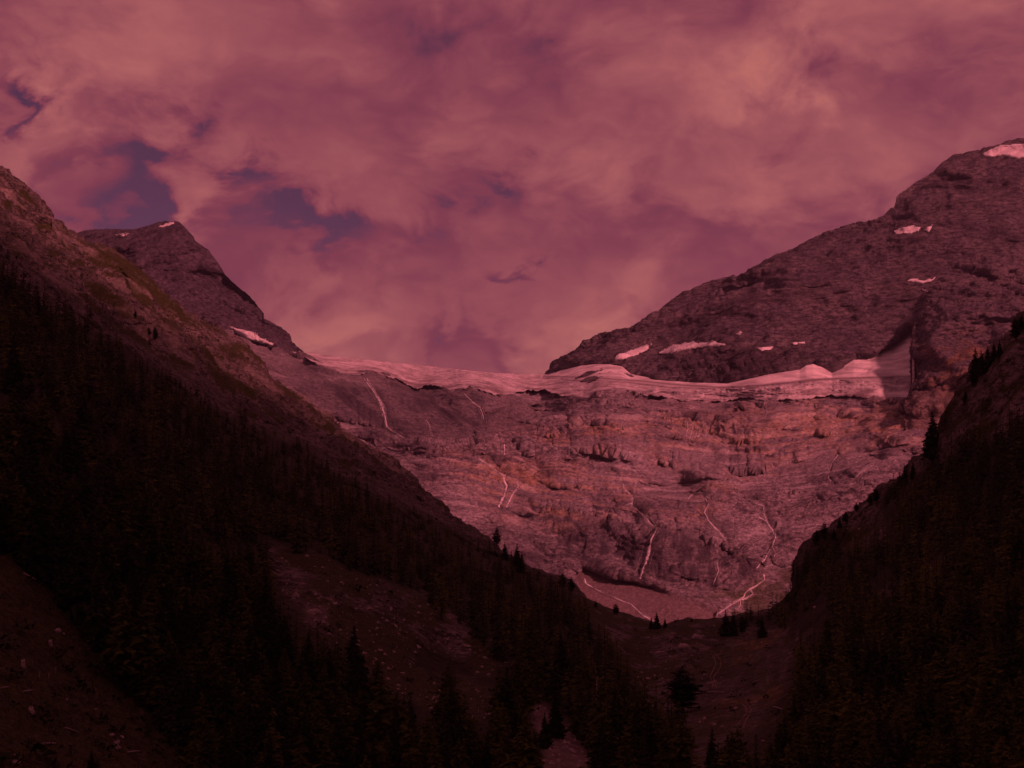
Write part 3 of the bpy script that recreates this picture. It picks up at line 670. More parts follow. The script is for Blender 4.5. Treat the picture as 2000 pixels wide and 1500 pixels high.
for c in CLEAR_R[:3]: clear = np.maximum(clear, sstep(-10, 10, poly_sd(PX, PY, c) + wob))
veg = veg * (1 - clear) + clear * sstep(-.12, .10, vn * 0.7 + vfine * 0.7 + .08)
near.attrs['scree'] = 0.85 * sstep(-12, 10, poly_sd(PX, PY, CLEAR[4]) + wob) + .7 * sstep(-8, 8, poly_sd(PX, PY, [(590,1180),(640,1185),(640,1220),(600,1225)]) + wob * .5)
knoll = sstep(-10, 10, poly_sd(PX, PY, [(1270,1262),(1310,1228),(1390,1222),(1375,1250),(1330,1285),(1285,1290)]) + .6 * wob)
veg = np.maximum(veg * (1 - .5 * flat), flat * (.35 + .45 * sstep(-.2, .3, vfine))); veg = veg * (1 - near.attrs['scree'])
veg = veg * (1 - knoll) + knoll * sstep(.0, .2, fbm(X / 7, Y / 20, Z / 4, 5, .62, seed=102))
bank = sstep(-14, 14, poly_sd(PX, PY, [(1120,1160),(1200,1195),(1290,1226),(1345,1212),(1420,1212),(1420,1260),(1330,1300),(1290,1400),(1320,1800),(1180,1800),(1190,1350)]) + wob) * (1 - knoll)
viso = fbm(X / 9, Y / 24, Z / 6, 5, .62, seed=101)
veg = veg * (1 - bank) + bank * sstep(-.30, .0, viso)
rim = sstep(1560, 1640, PX) * (1 - sstep(-12, 12, fr))
veg = veg * (1 - rim) + rim * sstep(.0, .2, vn * .6 + vfine)
near.attrs['veg'] = np.clip(np.maximum(veg, .97 * meadow), 0, 1)
near.attrs['pale'] = .45 * sstep(.05, .35, fbm(d1 / 30, Y / 50, dnn / 12, 5, .62, seed=98)) * up * (1 - right)
near.attrs['sun_grass'] = np.clip(0.55 * sstep(-.05, .35, fbm(X / 30, Y / 60, Z / 18, 5, .6, seed=96)) * np.maximum(1.5 * flat, .2 * meadow), 0, 1)
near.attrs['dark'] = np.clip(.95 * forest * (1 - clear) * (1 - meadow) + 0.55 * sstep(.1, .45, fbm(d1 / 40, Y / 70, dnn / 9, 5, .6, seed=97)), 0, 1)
co = near.coords(9, 12.0, 0.8); ny, nx = co.shape[:2]
at = {k: np.concatenate([v, np.repeat(v[-1:], 9, 0)], 0) for k, v in near.attrs.items()}
Q = grid_quads(ny, nx)
qx = near.x[Q[:, 0] % nx]; qy = np.concatenate([PY, np.repeat(PY[-1:], 9, 0)], 0).ravel()[Q[:, 0]]
li = np.interp(qy, [1150,1200,1300,1400,1500,1700], [1130,1190,1235,1280,1320,1340]); ri = np.interp(qy, [1150,1200,1240,1300,1400,1500,1700], [1500,1510,1560,1550,1520,1460,1400])
part = np.where(qx < li, 0, np.where(qx > ri, 2, 1))
PARTS = []
for k, nm in enumerate(('left_mountainside', 'valley_floor', 'right_mountainside')):
    q = Q[part == k]; used = np.unique(q); rem = np.full(ny * nx, -1); rem[used] = np.arange(len(used))
    PARTS.append(link(nm, mesh_np(nm, co.reshape(-1, 3)[used], rem[q], M_NEAR, {a: v.ravel()[used] for a, v in at.items()}), kind='structure'))

bpy.context.view_layer.update()
def near_hit(px, py):
    a, b = rays(px, py); d = Vector((float(a), 1.0, float(b))).normalized(); best = None
    for o in PARTS:
        ok, loc, nrm, i = o.ray_cast(Vector((0, 0, 0)), d)
        if ok and (best is None or loc.y < best[0].y): best = (loc.copy(), nrm.copy())
    return best if best else (None, None)
# ridge added out of view to keep the low sun off the lower valley
def shade_ridge():
    xs = np.linspace(-2600, 2400, 130); ys = np.linspace(-2300, 1500, 110); XX, YY = np.meshgrid(xs, ys)
    crest = [(1250, 900, 220), (1180, 600, 500), (1150, 150, 880), (820, -600, 940), (0, -950, 960), (-1200, -1150, 900), (-2400, -1300, 650)]
    ZZ = np.full(XX.shape, -240.0); z0 = XX * 0
    for (x0, y0, h0), (x1, y1, h1) in zip(crest[:-1], crest[1:]):
        ex, ey = x1 - x0, y1 - y0; t_ = np.clip(((XX - x0) * ex + (YY - y0) * ey) / (ex * ex + ey * ey), 0, 1)
        d_ = np.hypot(XX - x0 - t_ * ex, YY - y0 - t_ * ey); h_ = h0 + (h1 - h0) * t_
        ZZ = np.maximum(ZZ, -240 + (h_ + 240) * np.clip(1 - d_ / 860, 0, 1))
    ZZ += (90 * (ridged(XX / 420, YY / 420, z0, 5, .52, seed=131) - .3) + 30 * fbm(XX / 90, YY / 90, z0, 4, .55, seed=133)) * sstep(-240, 200, ZZ)
    ZZ = np.where(XX < .44 * np.maximum(YY, 0), -245, ZZ)
    at = {k: z0 for k in ('dark', 'sun_grass', 'scree', 'veg', 'pale')}; at['veg'] = sstep(700, 300, ZZ) * .9
    link('shade_ridge', mesh_np('shade_ridge', np.stack([XX, YY, ZZ], -1), grid_quads(*XX.shape), M_MTN, at), kind='structure')
shade_ridge()
# broad ground sheet under everything
g = 7000.0
link('ground', mesh_np('ground', [(-g, -g, -260), (g, -g, -260), (g, g, -260), (-g, g, -260)], [[0, 1, 2, 3]], M_GROUND), kind='structure')
print('near done')

# ------------------------------------------------------------------ snow patches
def snow_patch(poly, layer, label, step=2.0, thick=7.0):
    p = np.array(poly, float); x0, y0 = p.min(0) - 4; x1, y1 = p.max(0) + 4
    xs = np.arange(x0, x1 + step, step); ys = np.arange(y1, y0 - step, -step)
    PXg, PYg = np.meshgrid(xs, ys)
    sd = poly_sd(PXg, PYg, poly) + 1.6 * fbm(PXg / 7, PYg * 0, PYg / 7, 3, .6, seed=int(x0) % 97)
    d = layer.hits(PXg, PYg); sm = blur(d, 6, 2); d = np.minimum(sm, d + 1)
    D = d - thick * sstep(-0.5, 5, sd) + 1.5
    X, Y, Z = world_xyz(PXg, PYg, D); co = np.stack([X, Y, Z], -1).reshape(-1, 3)
    Q = grid_quads(*PXg.shape); ok = (sd.ravel()[Q] > -0.6).sum(1) >= 3; Q = Q[ok]
    used = np.unique(Q); rem = np.full(len(co), -1); rem[used] = np.arange(len(used)); co = co[used]; Q = rem[Q]
    # close it towards the rock: a rim that runs back into the mountain
    e = np.sort(np.stack([Q, np.roll(Q, -1, 1)], -1).reshape(-1, 2), 1); raw = np.stack([Q, np.roll(Q, -1, 1)], -1).reshape(-1, 2)
    u, inv, cnt = np.unique(e, axis=0, return_inverse=True, return_counts=True); bd = raw[cnt[inv.ravel()] == 1]
    bv = np.unique(bd); m = {v: len(co) + i for i, v in enumerate(bv)}
    back = co[bv] * (1 + 30.0 / co[bv][:, 1:2]); co2 = np.r_[co, back]
    rim = np.array([(b, a, m[a], m[b]) for a, b in bd]) if len(bd) else np.zeros((0, 4), int)
    return thing_mesh('snow_patch', co2, np.r_[Q, rim], M_SNOW, label, 'snow patch', 'old snow patches on the rock')
for poly, lay, lab in [
    ([(1746,452),(1755,444),(1778,440),(1802,442),(1795,452),(1770,457),(1750,458)], mtn, 'oval snow patch high on the dark mountain below its stepped ridge'),
    ([(1806,449),(1812,442),(1822,439),(1820,448),(1813,455)], mtn, 'small split snow scrap just beside the high oval snow patch'),
    ([(1768,548),(1784,542),(1800,547),(1815,545),(1832,538),(1822,549),(1800,554),(1785,552)], mtn, 'thin curved snow patch halfway up the dark mountain above the couloir'),
    ([(1801,565),(1818,567),(1812,572)], mtn, 'tiny snow scrap just under the thin curved snow patch'),
    ([(1199,698),(1206,690),(1240,682),(1262,673),(1274,671),(1262,685),(1240,695),(1216,704),(1201,705)], mtn, 'slanting snow strip at the low end of the dark mountain'),
    ([(1287,688),(1310,675),(1345,668),(1355,663),(1362,670),(1385,669),(1394,663),(1402,668),(1418,674),(1395,678),(1370,678),(1345,683),(1310,691),(1289,691)], mtn, 'long ragged snow strip on the shelf above the dark cliff'),
    ([(1436,653),(1448,647),(1452,653),(1442,657)], mtn, 'tiny snow dot above the end of the long ragged strip'),
    ([(1476,678),(1513,675),(1500,685),(1488,687)], mtn, 'small wedge of snow on the shelf beyond the long ragged strip'),
    ([(1547,668),(1576,665),(1570,673),(1550,672)], mtn, 'small flat snow patch above the glacier beside the wedge'),
    ([(1916,299),(1945,285),(1975,281),(2030,280),(2030,308),(1985,311),(1955,305),(1925,308)], mtn, 'broad snow cap on the summit of the dark mountain'),
    ([(444,633),(462,640),(495,647),(512,659),(537,670),(534,677),(500,670),(475,664),(465,653)], left_peak, 'bright snow field at the foot of the pointed peak'),
    ([(310,443),(325,436),(342,433),(338,439),(318,446)], left_peak, 'snow scrap right below the top of the pointed peak'),
    ([(222,458),(250,453),(258,456),(240,462)], left_peak, 'thin snow streak on the shoulder of the pointed peak')]:
    snow_patch(poly, lay, lab)

# ------------------------------------------------------------------ waterfalls and streams
rng = np.random.default_rng(7)
def ribbon(strands, hit, wig=1.2, lift=1.0, sink=1.2):
    co, Q = [], []
    for pts, w0, w1 in strands:
        p = np.array(pts, float); seg = np.r_[0, np.cumsum(np.hypot(*np.diff(p, axis=0).T))]
        n = max(4, int(seg[-1] / 2.5)); t = np.linspace(0, seg[-1], n)
        x = np.interp(t, seg, p[:, 0]); y = np.interp(t, seg, p[:, 1])
        k = rng.uniform(0, 99); x = x + wig * 2.0 * fbm(t / 11, t * 0 + k, t * 0 + .5, 4, .6, seed=5); y = y + wig * .6 * fbm(t / 16, t * 0 + k, t * 0 + 7.5, 3, .6, seed=6)
        w = np.interp(t, [0, seg[-1]], [w0, w1]) * np.clip(0.85 + 1.5 * fbm(t / 8, t * 0 + k, t * 0 + 3.5, 4, .7, seed=8), .03, 1.9)
        tx, ty = np.gradient(x), np.gradient(y); L = np.hypot(tx, ty) + 1e-6; nx_, ny_ = -ty / L, tx / L
        base = sum(len(c) for c in co); rows = []
        for s_ in (-1, -.4, .4, 1):
            qx, qy = x + nx_ * w * s_ * .5, y + ny_ * w * s_ * .5
            d = np.array([hit(a, b) for a, b in zip(qx, qy)]) + (sink if abs(s_) == 1 else -lift)
            X, Y, Z = world_xyz(qx, qy, d); rows.append(np.stack([X, Y, Z], -1))
        co.append(np.array(rows).reshape(-1, 3)); Q.append(grid_quads(4, n, base))
    return np.concatenate(co), np.concatenate(Q)
hh = lambda x, y: head.hit(x, y).y
def fall(label, strands, name='waterfall', cat='waterfall', group='meltwater falls on the headwall', hit=hh, lift=1.0):
    more = []
    for pts, w0, w1 in strands:        # torn side threads of the same water
        p = np.array(pts, float); m = len(p)
        if m < 3: continue
        for sgn in (-1, 1, -2, 2):
            i0 = rng.integers(0, m - 2); q = p[i0:i0 + rng.integers(2, m - i0 + 1)].copy(); q[:, 0] += sgn * (1.2 + .7 * max(w0, w1)) * rng.uniform(.5, 1.1); more.append((q.tolist(), 0.45, 0.55))
    co, Q = ribbon(list(strands) + more, hit, lift=lift)
    return thing_mesh(name, co, Q, M_FOAM, label, cat, group)
fall('twin thread waterfall down the smooth dark slabs beneath the glacier tongue', [([(710,738),(724,758),(740,782),(750,804),(756,834)], 2.0, 2.8), ([(757,834),(772,845),(790,856)], 1.0, .8), ([(716,738),(732,764),(748,792),(754,818)], 1.6, 1.8)])
fall('short curved waterfall on the slabs below the middle of the ice', [([(904,766),(922,784),(938,796),(944,812),(946,826)], 1.6, 1.6)])
fall('thin trickle between the two slab waterfalls', [([(832,820),(840,836),(846,852)], 1.2, 1.2)])
fall('forked white waterfall spreading over a rock step beside the wooded crest', [([(936,896),(960,912),(984,930)], 2.0, 2.6), ([(983,932),(990,950),(984,968),(974,990)], 5.0, 6.0), ([(1009,940),(1012,950),(1002,964),(994,980),(988,992)], 2.5, 4.5)])
fall('tallest waterfall plunging past the dark cliff to the scree fan', [([(1216,944),(1222,958),(1234,968),(1236,982),(1222,986)], 1.6, 1.6), ([(1238,972),(1232,990),(1240,994)], 1.8, 1.8), ([(1240,993),(1256,1006),(1270,1022),(1284,1036)], 2.6, 3.2), ([(1258,1004),(1272,1012),(1282,1028)], 1.6, 2.0), ([(1282,1036),(1272,1052),(1267,1078),(1258,1106),(1250,1130)], 3.4, 9.0)])
fall('winding waterfall over the low domes above the dark cliff', [([(1344,974),(1354,964),(1374,962),(1386,976)], 1.4, 1.6), ([(1372,964),(1384,984),(1376,1000),(1384,1018),(1400,1034),(1410,1048),(1418,1058)], 2.0, 3.0), ([(1398,1034),(1412,1046),(1422,1056)], 1.2, 1.6), ([(1346,972),(1338,986)], 1.3, 1.2)])
fall('broken waterfall zigzagging down to the braided stream', [([(1464,974),(1478,984),(1492,988),(1492,1004)], 1.8, 2.4), ([(1482,1010),(1496,1018),(1508,1034),(1515,1048),(1510,1064)], 2.6, 3.4), ([(1492,1004),(1504,1030),(1514,1044)], 1.8, 2.0), ([(1510,1062),(1502,1076),(1494,1092),(1488,1098)], 2.4, 3.0), ([(1508,1066),(1516,1080),(1512,1088)], 2.0, 2.2), ([(1488,1098),(1478,1110)], 1.8, 1.8)])
fall('thin side waterfall on the steep flank near the tall lone spruce', [([(1636,888),(1624,904),(1620,920),(1618,934),(1628,946)], 1.8, 2.2)])
fall('faint waterfall thread inside the dark cliff', [([(1401,1094),(1403,1112),(1398,1128),(1393,1142)], 1.4, 2.4)])
fall('fan of narrow cascades on the upper warm-toned step', [([(1342 + i * 9 + (i % 2) * 3, 822 + (i % 3) * 3), (1344 + i * 9, 838), (1340 + i * 9 - (i % 2) * 3, 852 + (i * 7) % 10)], 1.2, 1.4) for i in range(6)])
fall('single thread of water dropping from the ice edge below the dark cliff', [([(1500,780),(1496,792),(1498,806),(1494,816)], 1.3, 1.3)])
fall('little rivulets above the long dark ledge', [([(1250,868),(1257,880),(1250,896)], 1.4, 1.4), ([(1240,912),(1252,924),(1262,934)], 1.3, 1.3)])
fall('stubby cascade on the long ledge', [([(985,868),(986,878),(984,888)], 3.0, 2.6)])
fall('braided white stream running down to the valley mouth', [([(1492,1122),(1494,1132),(1480,1142),(1466,1150),(1456,1158),(1452,1166),(1436,1176),(1420,1186),(1404,1198)], 3.4, 3.0), ([(1466,1152),(1472,1160),(1462,1166),(1450,1172)], 1.8, 1.8), ([(1448,1172),(1446,1184),(1438,1194)], 1.8, 1.4), ([(1402,1198),(1398,1208)], 3.0, 3.0)],
     'stream', 'stream', 'streams at the foot of the headwall')
fall('pale gully stream along the lower edge of the scree fan', [([(1140,1130),(1146,1140),(1158,1148)], 3.0, 4.0), ([(1157,1147),(1176,1157),(1200,1167)], 1.2, 1.2), ([(1198,1166),(1216,1174),(1232,1180),(1246,1192),(1256,1202),(1270,1210),(1288,1220)], 2.6, 4.5), ([(1250,1196),(1262,1202),(1272,1208)], 2.0, 1.6)],
     'stream', 'stream', 'streams at the foot of the headwall')

# ------------------------------------------------------------------ footpath: two worn ruts through the valley meadow
def nh(x, y):
    l, n = near_hit(x, y); return l.y if l else 700.0
ruts = [([(1384,1270),(1396,1286),(1398,1296),(1392,1310),(1386,1322),(1394,1332),(1390,1345)], 1.6, 2.4), ([(1392,1272),(1407,1288),(1408,1300),(1402,1312),(1392,1322),(1402,1336),(1398,1346)], 1.4, 2.0),
        ([(1446,1372),(1458,1382),(1458,1392),(1450,1404),(1440,1414)], 2.6, 3.0), ([(1452,1368),(1467,1382),(1466,1392),(1458,1404),(1452,1420)], 2.4, 2.8), ([(1372,1268),(1384,1271),(1400,1274)], 1.4, 1.4)]
co, Q = ribbon(ruts, nh, wig=.5, lift=0.5, sink=0.4)
link('path', mesh_np('path', co, Q, M_TRACK), kind='structure')
print('water done')

# ------------------------------------------------------------------ conifers
def conifer(seed, h, R, levels, per, kind, quality):
    """crown of real drooping sprays round a tapered trunk; returns trunk and crown geometry"""
    r = random.Random(seed); V, T = [], []
    base = {'spruce': 0.08, 'larch': 0.14, 'pine': 0.16}[kind]
    for i in range(levels):
        t = base + (1 - base) * (i + r.uniform(-.25, .25)) / levels
        t = min(max(t, base), .985)
        u = (t - base) / (1 - base)
        if kind == 'spruce': rad = R * (1 - u) ** 0.85 * (0.75 + .25 * min(1, u * 8))
        elif kind == 'larch': rad = R * (1 - u) ** 0.70 * (0.55 + .45 * min(1, u * 5))
        else: rad = R * (1 - u ** 2.2) ** 0.9 * (0.6 + .4 * min(1, u * 4))
        rad = max(rad, 0.12 * R * (1.2 - u))
        n = max(3, round(per * (0.55 + 0.45 * (1 - u))))
        a0 = r.uniform(0, 6.28)
        for k in range(n):
            if kind == 'larch' and r.random() < .10: continue
            a = a0 + 6.283 * k / n + r.uniform(-.35, .35); L = rad * r.uniform(.55, 1.22)
            z0 = t * h + r.uniform(-.035, .035) * h
            dr = {'spruce': -.42, 'larch': -.12, 'pine': .12}[kind] * L + r.uniform(-.30, .22) * L
            ca, sa = math.cos(a), math.sin(a)
            def P(s, w, dz): return (ca * s - sa * w, sa * s + ca * w, z0 + dz)
            wd = L * {'spruce': .20, 'larch': .16, 'pine': .26}[kind] + 0.06
            b = len(V)
            V += [P(0.0, 0, .05 * L), P(.45 * L, wd, dr * .35 - .10 * L), P(.45 * L, -wd, dr * .35 - .10 * L), P(.55 * L, 0, dr * .45 + .10 * L), P(L, 0, dr * .95)]
            T += [(b, b + 1, b + 3), (b, b + 3, b + 2), (b + 1, b + 4, b + 3), (b + 3, b + 4, b + 2)]
            for q in range(quality):
                s = r.uniform(.25, 1.02) * L; sz = r.uniform(.20, .42) * L + .13; w = r.uniform(-1, 1) * wd * 1.25
                c = P(s, w, dr * s / max(L, .01) + r.uniform(-.08, .10) * L); b = len(V)
                d1_ = (r.uniform(-1, 1) * sz, r.uniform(-1, 1) * sz, -abs(r.uniform(.1, .8)) * sz if kind != 'pine' else r.uniform(0, .8) * sz)
                d2_ = (r.uniform(-1, 1) * sz, r.uniform(-1, 1) * sz, r.uniform(-.4, .3) * sz)
                V += [c, tuple(x + y for x, y in zip(c, d1_)), tuple(x + y for x, y in zip(c, d2_))]
                T.append((b, b + 1, b + 2))
    # leader
    b = len(V); V += [(0.09 * R, 0, .93 * h), (-.06 * R, .08 * R, .93 * h), (-.06 * R, -.08 * R, .93 * h), (0, 0, h)]; T += [(b, b + 1, b + 3), (b + 1, b + 2, b + 3), (b + 2, b, b + 3)]
    tv, tq = [], []; m = 7 if quality else 4; tr = 0.016 * h + .05
    rings = [(-0.10, 1.5), (0.0, 1.25), (0.06, .95), (.35, .70), (.7, .36), (.96, .08)]
    lean = [(0.0, 0.0)]
    for zf, rf in rings:
        for k in range(m):
            a = 6.283 * k / m; q = tr * rf * (1 + .12 * r.uniform(-1, 1)); tv.append((math.cos(a) * q, math.sin(a) * q, zf * h))
    for j in range(len(rings) - 1):
        for k in range(m): tq.append((j * m + k, j * m + (k + 1) % m, (j + 1) * m + (k + 1) % m, (j + 1) * m + k))
    return (np.array(tv), np.array(tq)), (np.array(V), np.array(T))
SPEC = {'spruce': (.235, 25, 10), 'larch': (.270, 22, 9), 'pine': (.270, 17, 9)}
FOL = {'spruce': M_SPRUCE, 'larch': M_LARCH, 'pine': M_SPRUCE}
TREE = {}; LOW = {}
for kd, (rf, lv, per) in SPEC.items():
    TREE[kd] = []; LOW[kd] = []
    for v in range(6 if kd != 'pine' else 3):
        rr_ = random.Random(v * 31 + len(kd)); ff = rf * rr_.uniform(.82, 1.22)
        (tv, tq), (cv, ct) = conifer(v * 7 + 3 + len(kd) * 100, 10.0, 10.0 * ff, lv + v % 3, per, kd, 7)
        TREE[kd].append((mesh_np('trunk', tv, tq, M_BARK), mesh_np('crown', cv, None, FOL[kd], None, False, ct)))
        LOW[kd].append(conifer(v * 11 + 5 + len(kd) * 50, 10.0, 10.0 * ff * 1.05, 10, 5, kd, 1))
def plant(kind, loc, h, label, group=None, variant=0, rot=0.0, lean=(0.0, 0.0), fat=1.0):
    nm = {'spruce': 'spruce_tree', 'larch': 'larch_tree', 'pine': 'pine_tree'}[kind]
    e = bpy.data.objects.new(nm, None); COL.objects.link(e); e.empty_display_size = 1.0
    e.location = loc; e.scale = (h / 10 * fat, h / 10 * fat, h / 10); e.rotation_euler = (lean[0], lean[1], rot)
    e['label'] = label; e['category'] = {'spruce': 'spruce', 'larch': 'larch', 'pine': 'pine'}[kind]
    if group: e['group'] = group
    tm, cm = TREE[kind][variant % len(TREE[kind])]
    for n_, m_ in (('trunk', tm), ('crown', cm)):
        o = bpy.data.objects.new(n_, m_); o.parent = e; COL.objects.link(o)
    return e
# trees one can point at
solo = [
 ('pine',970,1066,36,'lone pine standing clear of the wooded crest beside the forked waterfall slope'),
 ('spruce',986,1094,36,'short spruce on the crest between the lone pine and the taller pair'),
 ('spruce',1010,1118,58,'tallest spruce of the crest pair before the pale slabs'),
 ('spruce',1019,1120,44,'shorter spruce leaning on the tallest crest spruce'),
 ('pine',1098,1146,26,'squat pine on the crest just above the scree fan, nearer the forest'),
 ('pine',1116,1158,32,'squat pine on the crest at the corner of the scree fan'),
 ('pine',1164,1188,16,'small round pine beside the gully stream, uppermost of three'),
 ('pine',1203,1202,24,'small round pine beside the gully stream, middle of three'),
 ('spruce',1283,1228,34,'narrow spruce where the gully stream ends at the knoll'),
 ('spruce',1272,1228,24,'small spruce close to the narrow one at the stream end'),
 ('spruce',1299,1226,20,'thin bare-looking spruce on the far knoll rim'),
 ('pine',1351,1216,10,'dwarf pine on the rim of the rocky knoll'),
 ('pine',302,664,28,'dark bushy pine alone on the pale rock face'),
 ('pine',290,656,18,'smaller dark pine next to the bushy one on the pale rock face'),
 ('pine',264,622,16,'single dark pine higher on the pale rock face'),
 ('spruce',100,441,12,'tiny tree on the bare skyline of the rocky crest'),
 ('spruce',72,640,70,'big spruce rising out of the forest edge against pale rock'),
 ('spruce',16,600,62,'spruce at the top corner of the forest below the rocky crest'),
 ('spruce',1418,1242,52,'dense dark spruce at the valley mouth beside the braided stream'),
 ('spruce',1432,1242,46,'second dark spruce of the valley mouth clump'),
 ('pine',1450,1238,36,'rounded pine closing the valley mouth clump'),
 ('spruce',1457,1222,22,'little spruce behind the valley mouth clump'),
 ('spruce',1489,1246,44,'thin ragged spruce by the meadow edge above the bank'),
 ('pine',1334,1392,92,'broad dark pine at the meadow edge beside the path'),
 ('spruce',1823,892,92,'tall lone spruce standing on the steep rocky spur edge'),
 ('spruce',1907,742,66,'tallest spruce of the row on the upper spur skyline'),
 ('spruce',1918,730,48,'second spruce of the row on the upper spur skyline'),
 ('spruce',1930,718,44,'third spruce of the row on the upper spur skyline'),
 ('spruce',1942,704,38,'fourth spruce of the row on the upper spur skyline'),
 ('spruce',1953,696,34,'fifth and smallest spruce of the row on the upper spur skyline'),
 ('pine',1984,664,46,'bushy pine above the spruce row on the spur skyline'),
 ('pine',1996,648,34,'topmost pine on the spur skyline'),
 ('spruce',1886,784,24,'short spruce on the steep spur edge under the skyline row'),
 ('pine',1673,1000,20,'lone round pine on the open part of the spur crest'),
 ('pine',1652,1022,24,'small pine just down the crest from the lone round one'),
 ('spruce',1640,1032,24,'slim spruce beside the small crest pine'),
 ('pine',1611,1056,38,'dense pointed pine on the low spur crest'),
 ('pine',1596,1066,32,'shorter pine just below the dense pointed one'),
 ('spruce',1629,1052,22,'stubby spruce just above the dense pointed pine'),
 ('pine',1700,986,24,'low pine in the crest thicket, lower of two'),
 ('pine',1711,980,28,'low pine in the crest thicket, upper of two'),
 ('spruce',1768,950,44,'dark spruce at the top of the crest thicket'),
 ('spruce',1758,958,38,'dark spruce halfway along the crest thicket'),
 ('spruce',1784,934,34,'spruce on the crest under the tall lone one'),
 ('pine',1740,966,20,'dwarf pine at the lower end of the crest thicket'),
 ('spruce',178,1504,42,'tiny young spruce on the stump-dotted meadow'),
 ('spruce',1064,1462,70,'dark spruce standing before the pale scree chute'),
 ('spruce',1085,1440,90,'ragged spruce at the head of the pale scree chute'),
 ('spruce',690,1350,130,'tall ragged spruce beside the rocky clearing'),
]
TAKEN = []
for i, (kd, px, py, hp, lab) in enumerate(solo):
    loc, n = near_hit(px, py)
    if loc is None:
        py = near.crest_at(px) + 4; loc, n = near_hit(px, py)
    if loc is None: continue
    h = hp * loc.y / F
    plant(kd, loc - Vector((0, 0, .03 * h)), h, lab, None, i, i * 1.7, fat=1.7 if 'broad' in lab else 1.1)
    TAKEN.append((px, py))
# the forest
R2 = random.Random(11)
def inside(px, py, poly): return float(poly_sd(np.array([px]), np.array([py]), poly)[0])
OPEN = [[(1372,1262),(1440,1240),(1560,1236),(1545,1330),(1505,1410),(1480,1440),(1392,1432),(1368,1350)], CLEAR[0], CLEAR[1], CLEAR[4], [(890,1320),(960,1345),(965,1400),(915,1410),(890,1370)], [(1200,1215),(1300,1240),(1375,1225),(1370,1300),(1300,1330),(1250,1330)]]
RX, RY = np.meshgrid(np.arange(-80, 2100, 4.0), np.arange(300, 1720, 4.0))
def raster(polys): return np.max([poly_sd(RX, RY, q) for q in polys], 0)
def look(ras, px, py): return ras[min(max(int((py - 300) / 4), 0), ras.shape[0] - 1), min(max(int((px + 80) / 4), 0), ras.shape[1] - 1)]
OPEN_R = raster(OPEN); FL_R = raster([FOREST_L])
cell = {}; pts_tree = []
def try_tree(px, py, side):
    loc, n = near_hit(px, py)
    if loc is None: return
    D = loc.y
    hgt = (R2.triangular(7, 21, 14) if py > 1150 else R2.triangular(6.5, 20, 13.5)) * (1.0 if D < 500 else max(.55, 1 - (D - 500) / 1100))
    if R2.random() < .12: hgt *= R2.uniform(.4, .7)
    hp = hgt * F / D; wp = .36 * hp
    for f_ in (.35, .6, .85):         # crowns keep clear of the open ground
        if R2.random() < .95 and look(OPEN_R, px, py - f_ * hp) > -.12 * wp: return
    cx, cy = wp * .36, hp * .10
    key = (int(px // 60), int(py // 60))
    for a in (-1, 0, 1):
        for b in (-1, 0, 1):
            for (qx, qy, qcx, qcy) in cell.get((key[0] + a, key[1] + b), ()):
                if ((px - qx) / max(cx, qcx)) ** 2 + ((py - qy) / max(cy, qcy)) ** 2 < 1: return
    cell.setdefault(key, []).append((px, py, cx, cy)); pts_tree.append((px, py, loc, hgt, hp, side))
cand = []
for _ in range(22000):
    cand.append((R2.uniform(-60, 2060), R2.uniform(500, 1640)))
ca = np.array(cand); nz = 16 * fbm(ca[:, 0] / 50, ca[:, 0] * 0, ca[:, 1] / 50, 3, seed=5)
SL = poly_sd(ca[:, 0], ca[:, 1], FOREST_L); SR = poly_sd(ca[:, 0], ca[:, 1], FOREST_R)
cl = np.max([poly_sd(ca[:, 0], ca[:, 1], c) for c in CLEAR + CLEAR_R], 0) + nz * .5
TR = np.array([(1560,1180),(1690,985)])
for (px, py), a, b, c, w in zip(cand, SL, SR, cl, nz):
    if c + 1.2 * w > 8 * R2.random() ** 3 - 4 and (R2.random() > .006 or py > 1320 or px < 420): continue
    s_ = max(a, b) + w
    if s_ < -6 or R2.random() > min(1, .35 + (s_ + 6) / 40): continue
    hgt_guess = 70 if py > 1300 else 20
    try_tree(px, py, 'L' if a > b else 'R')
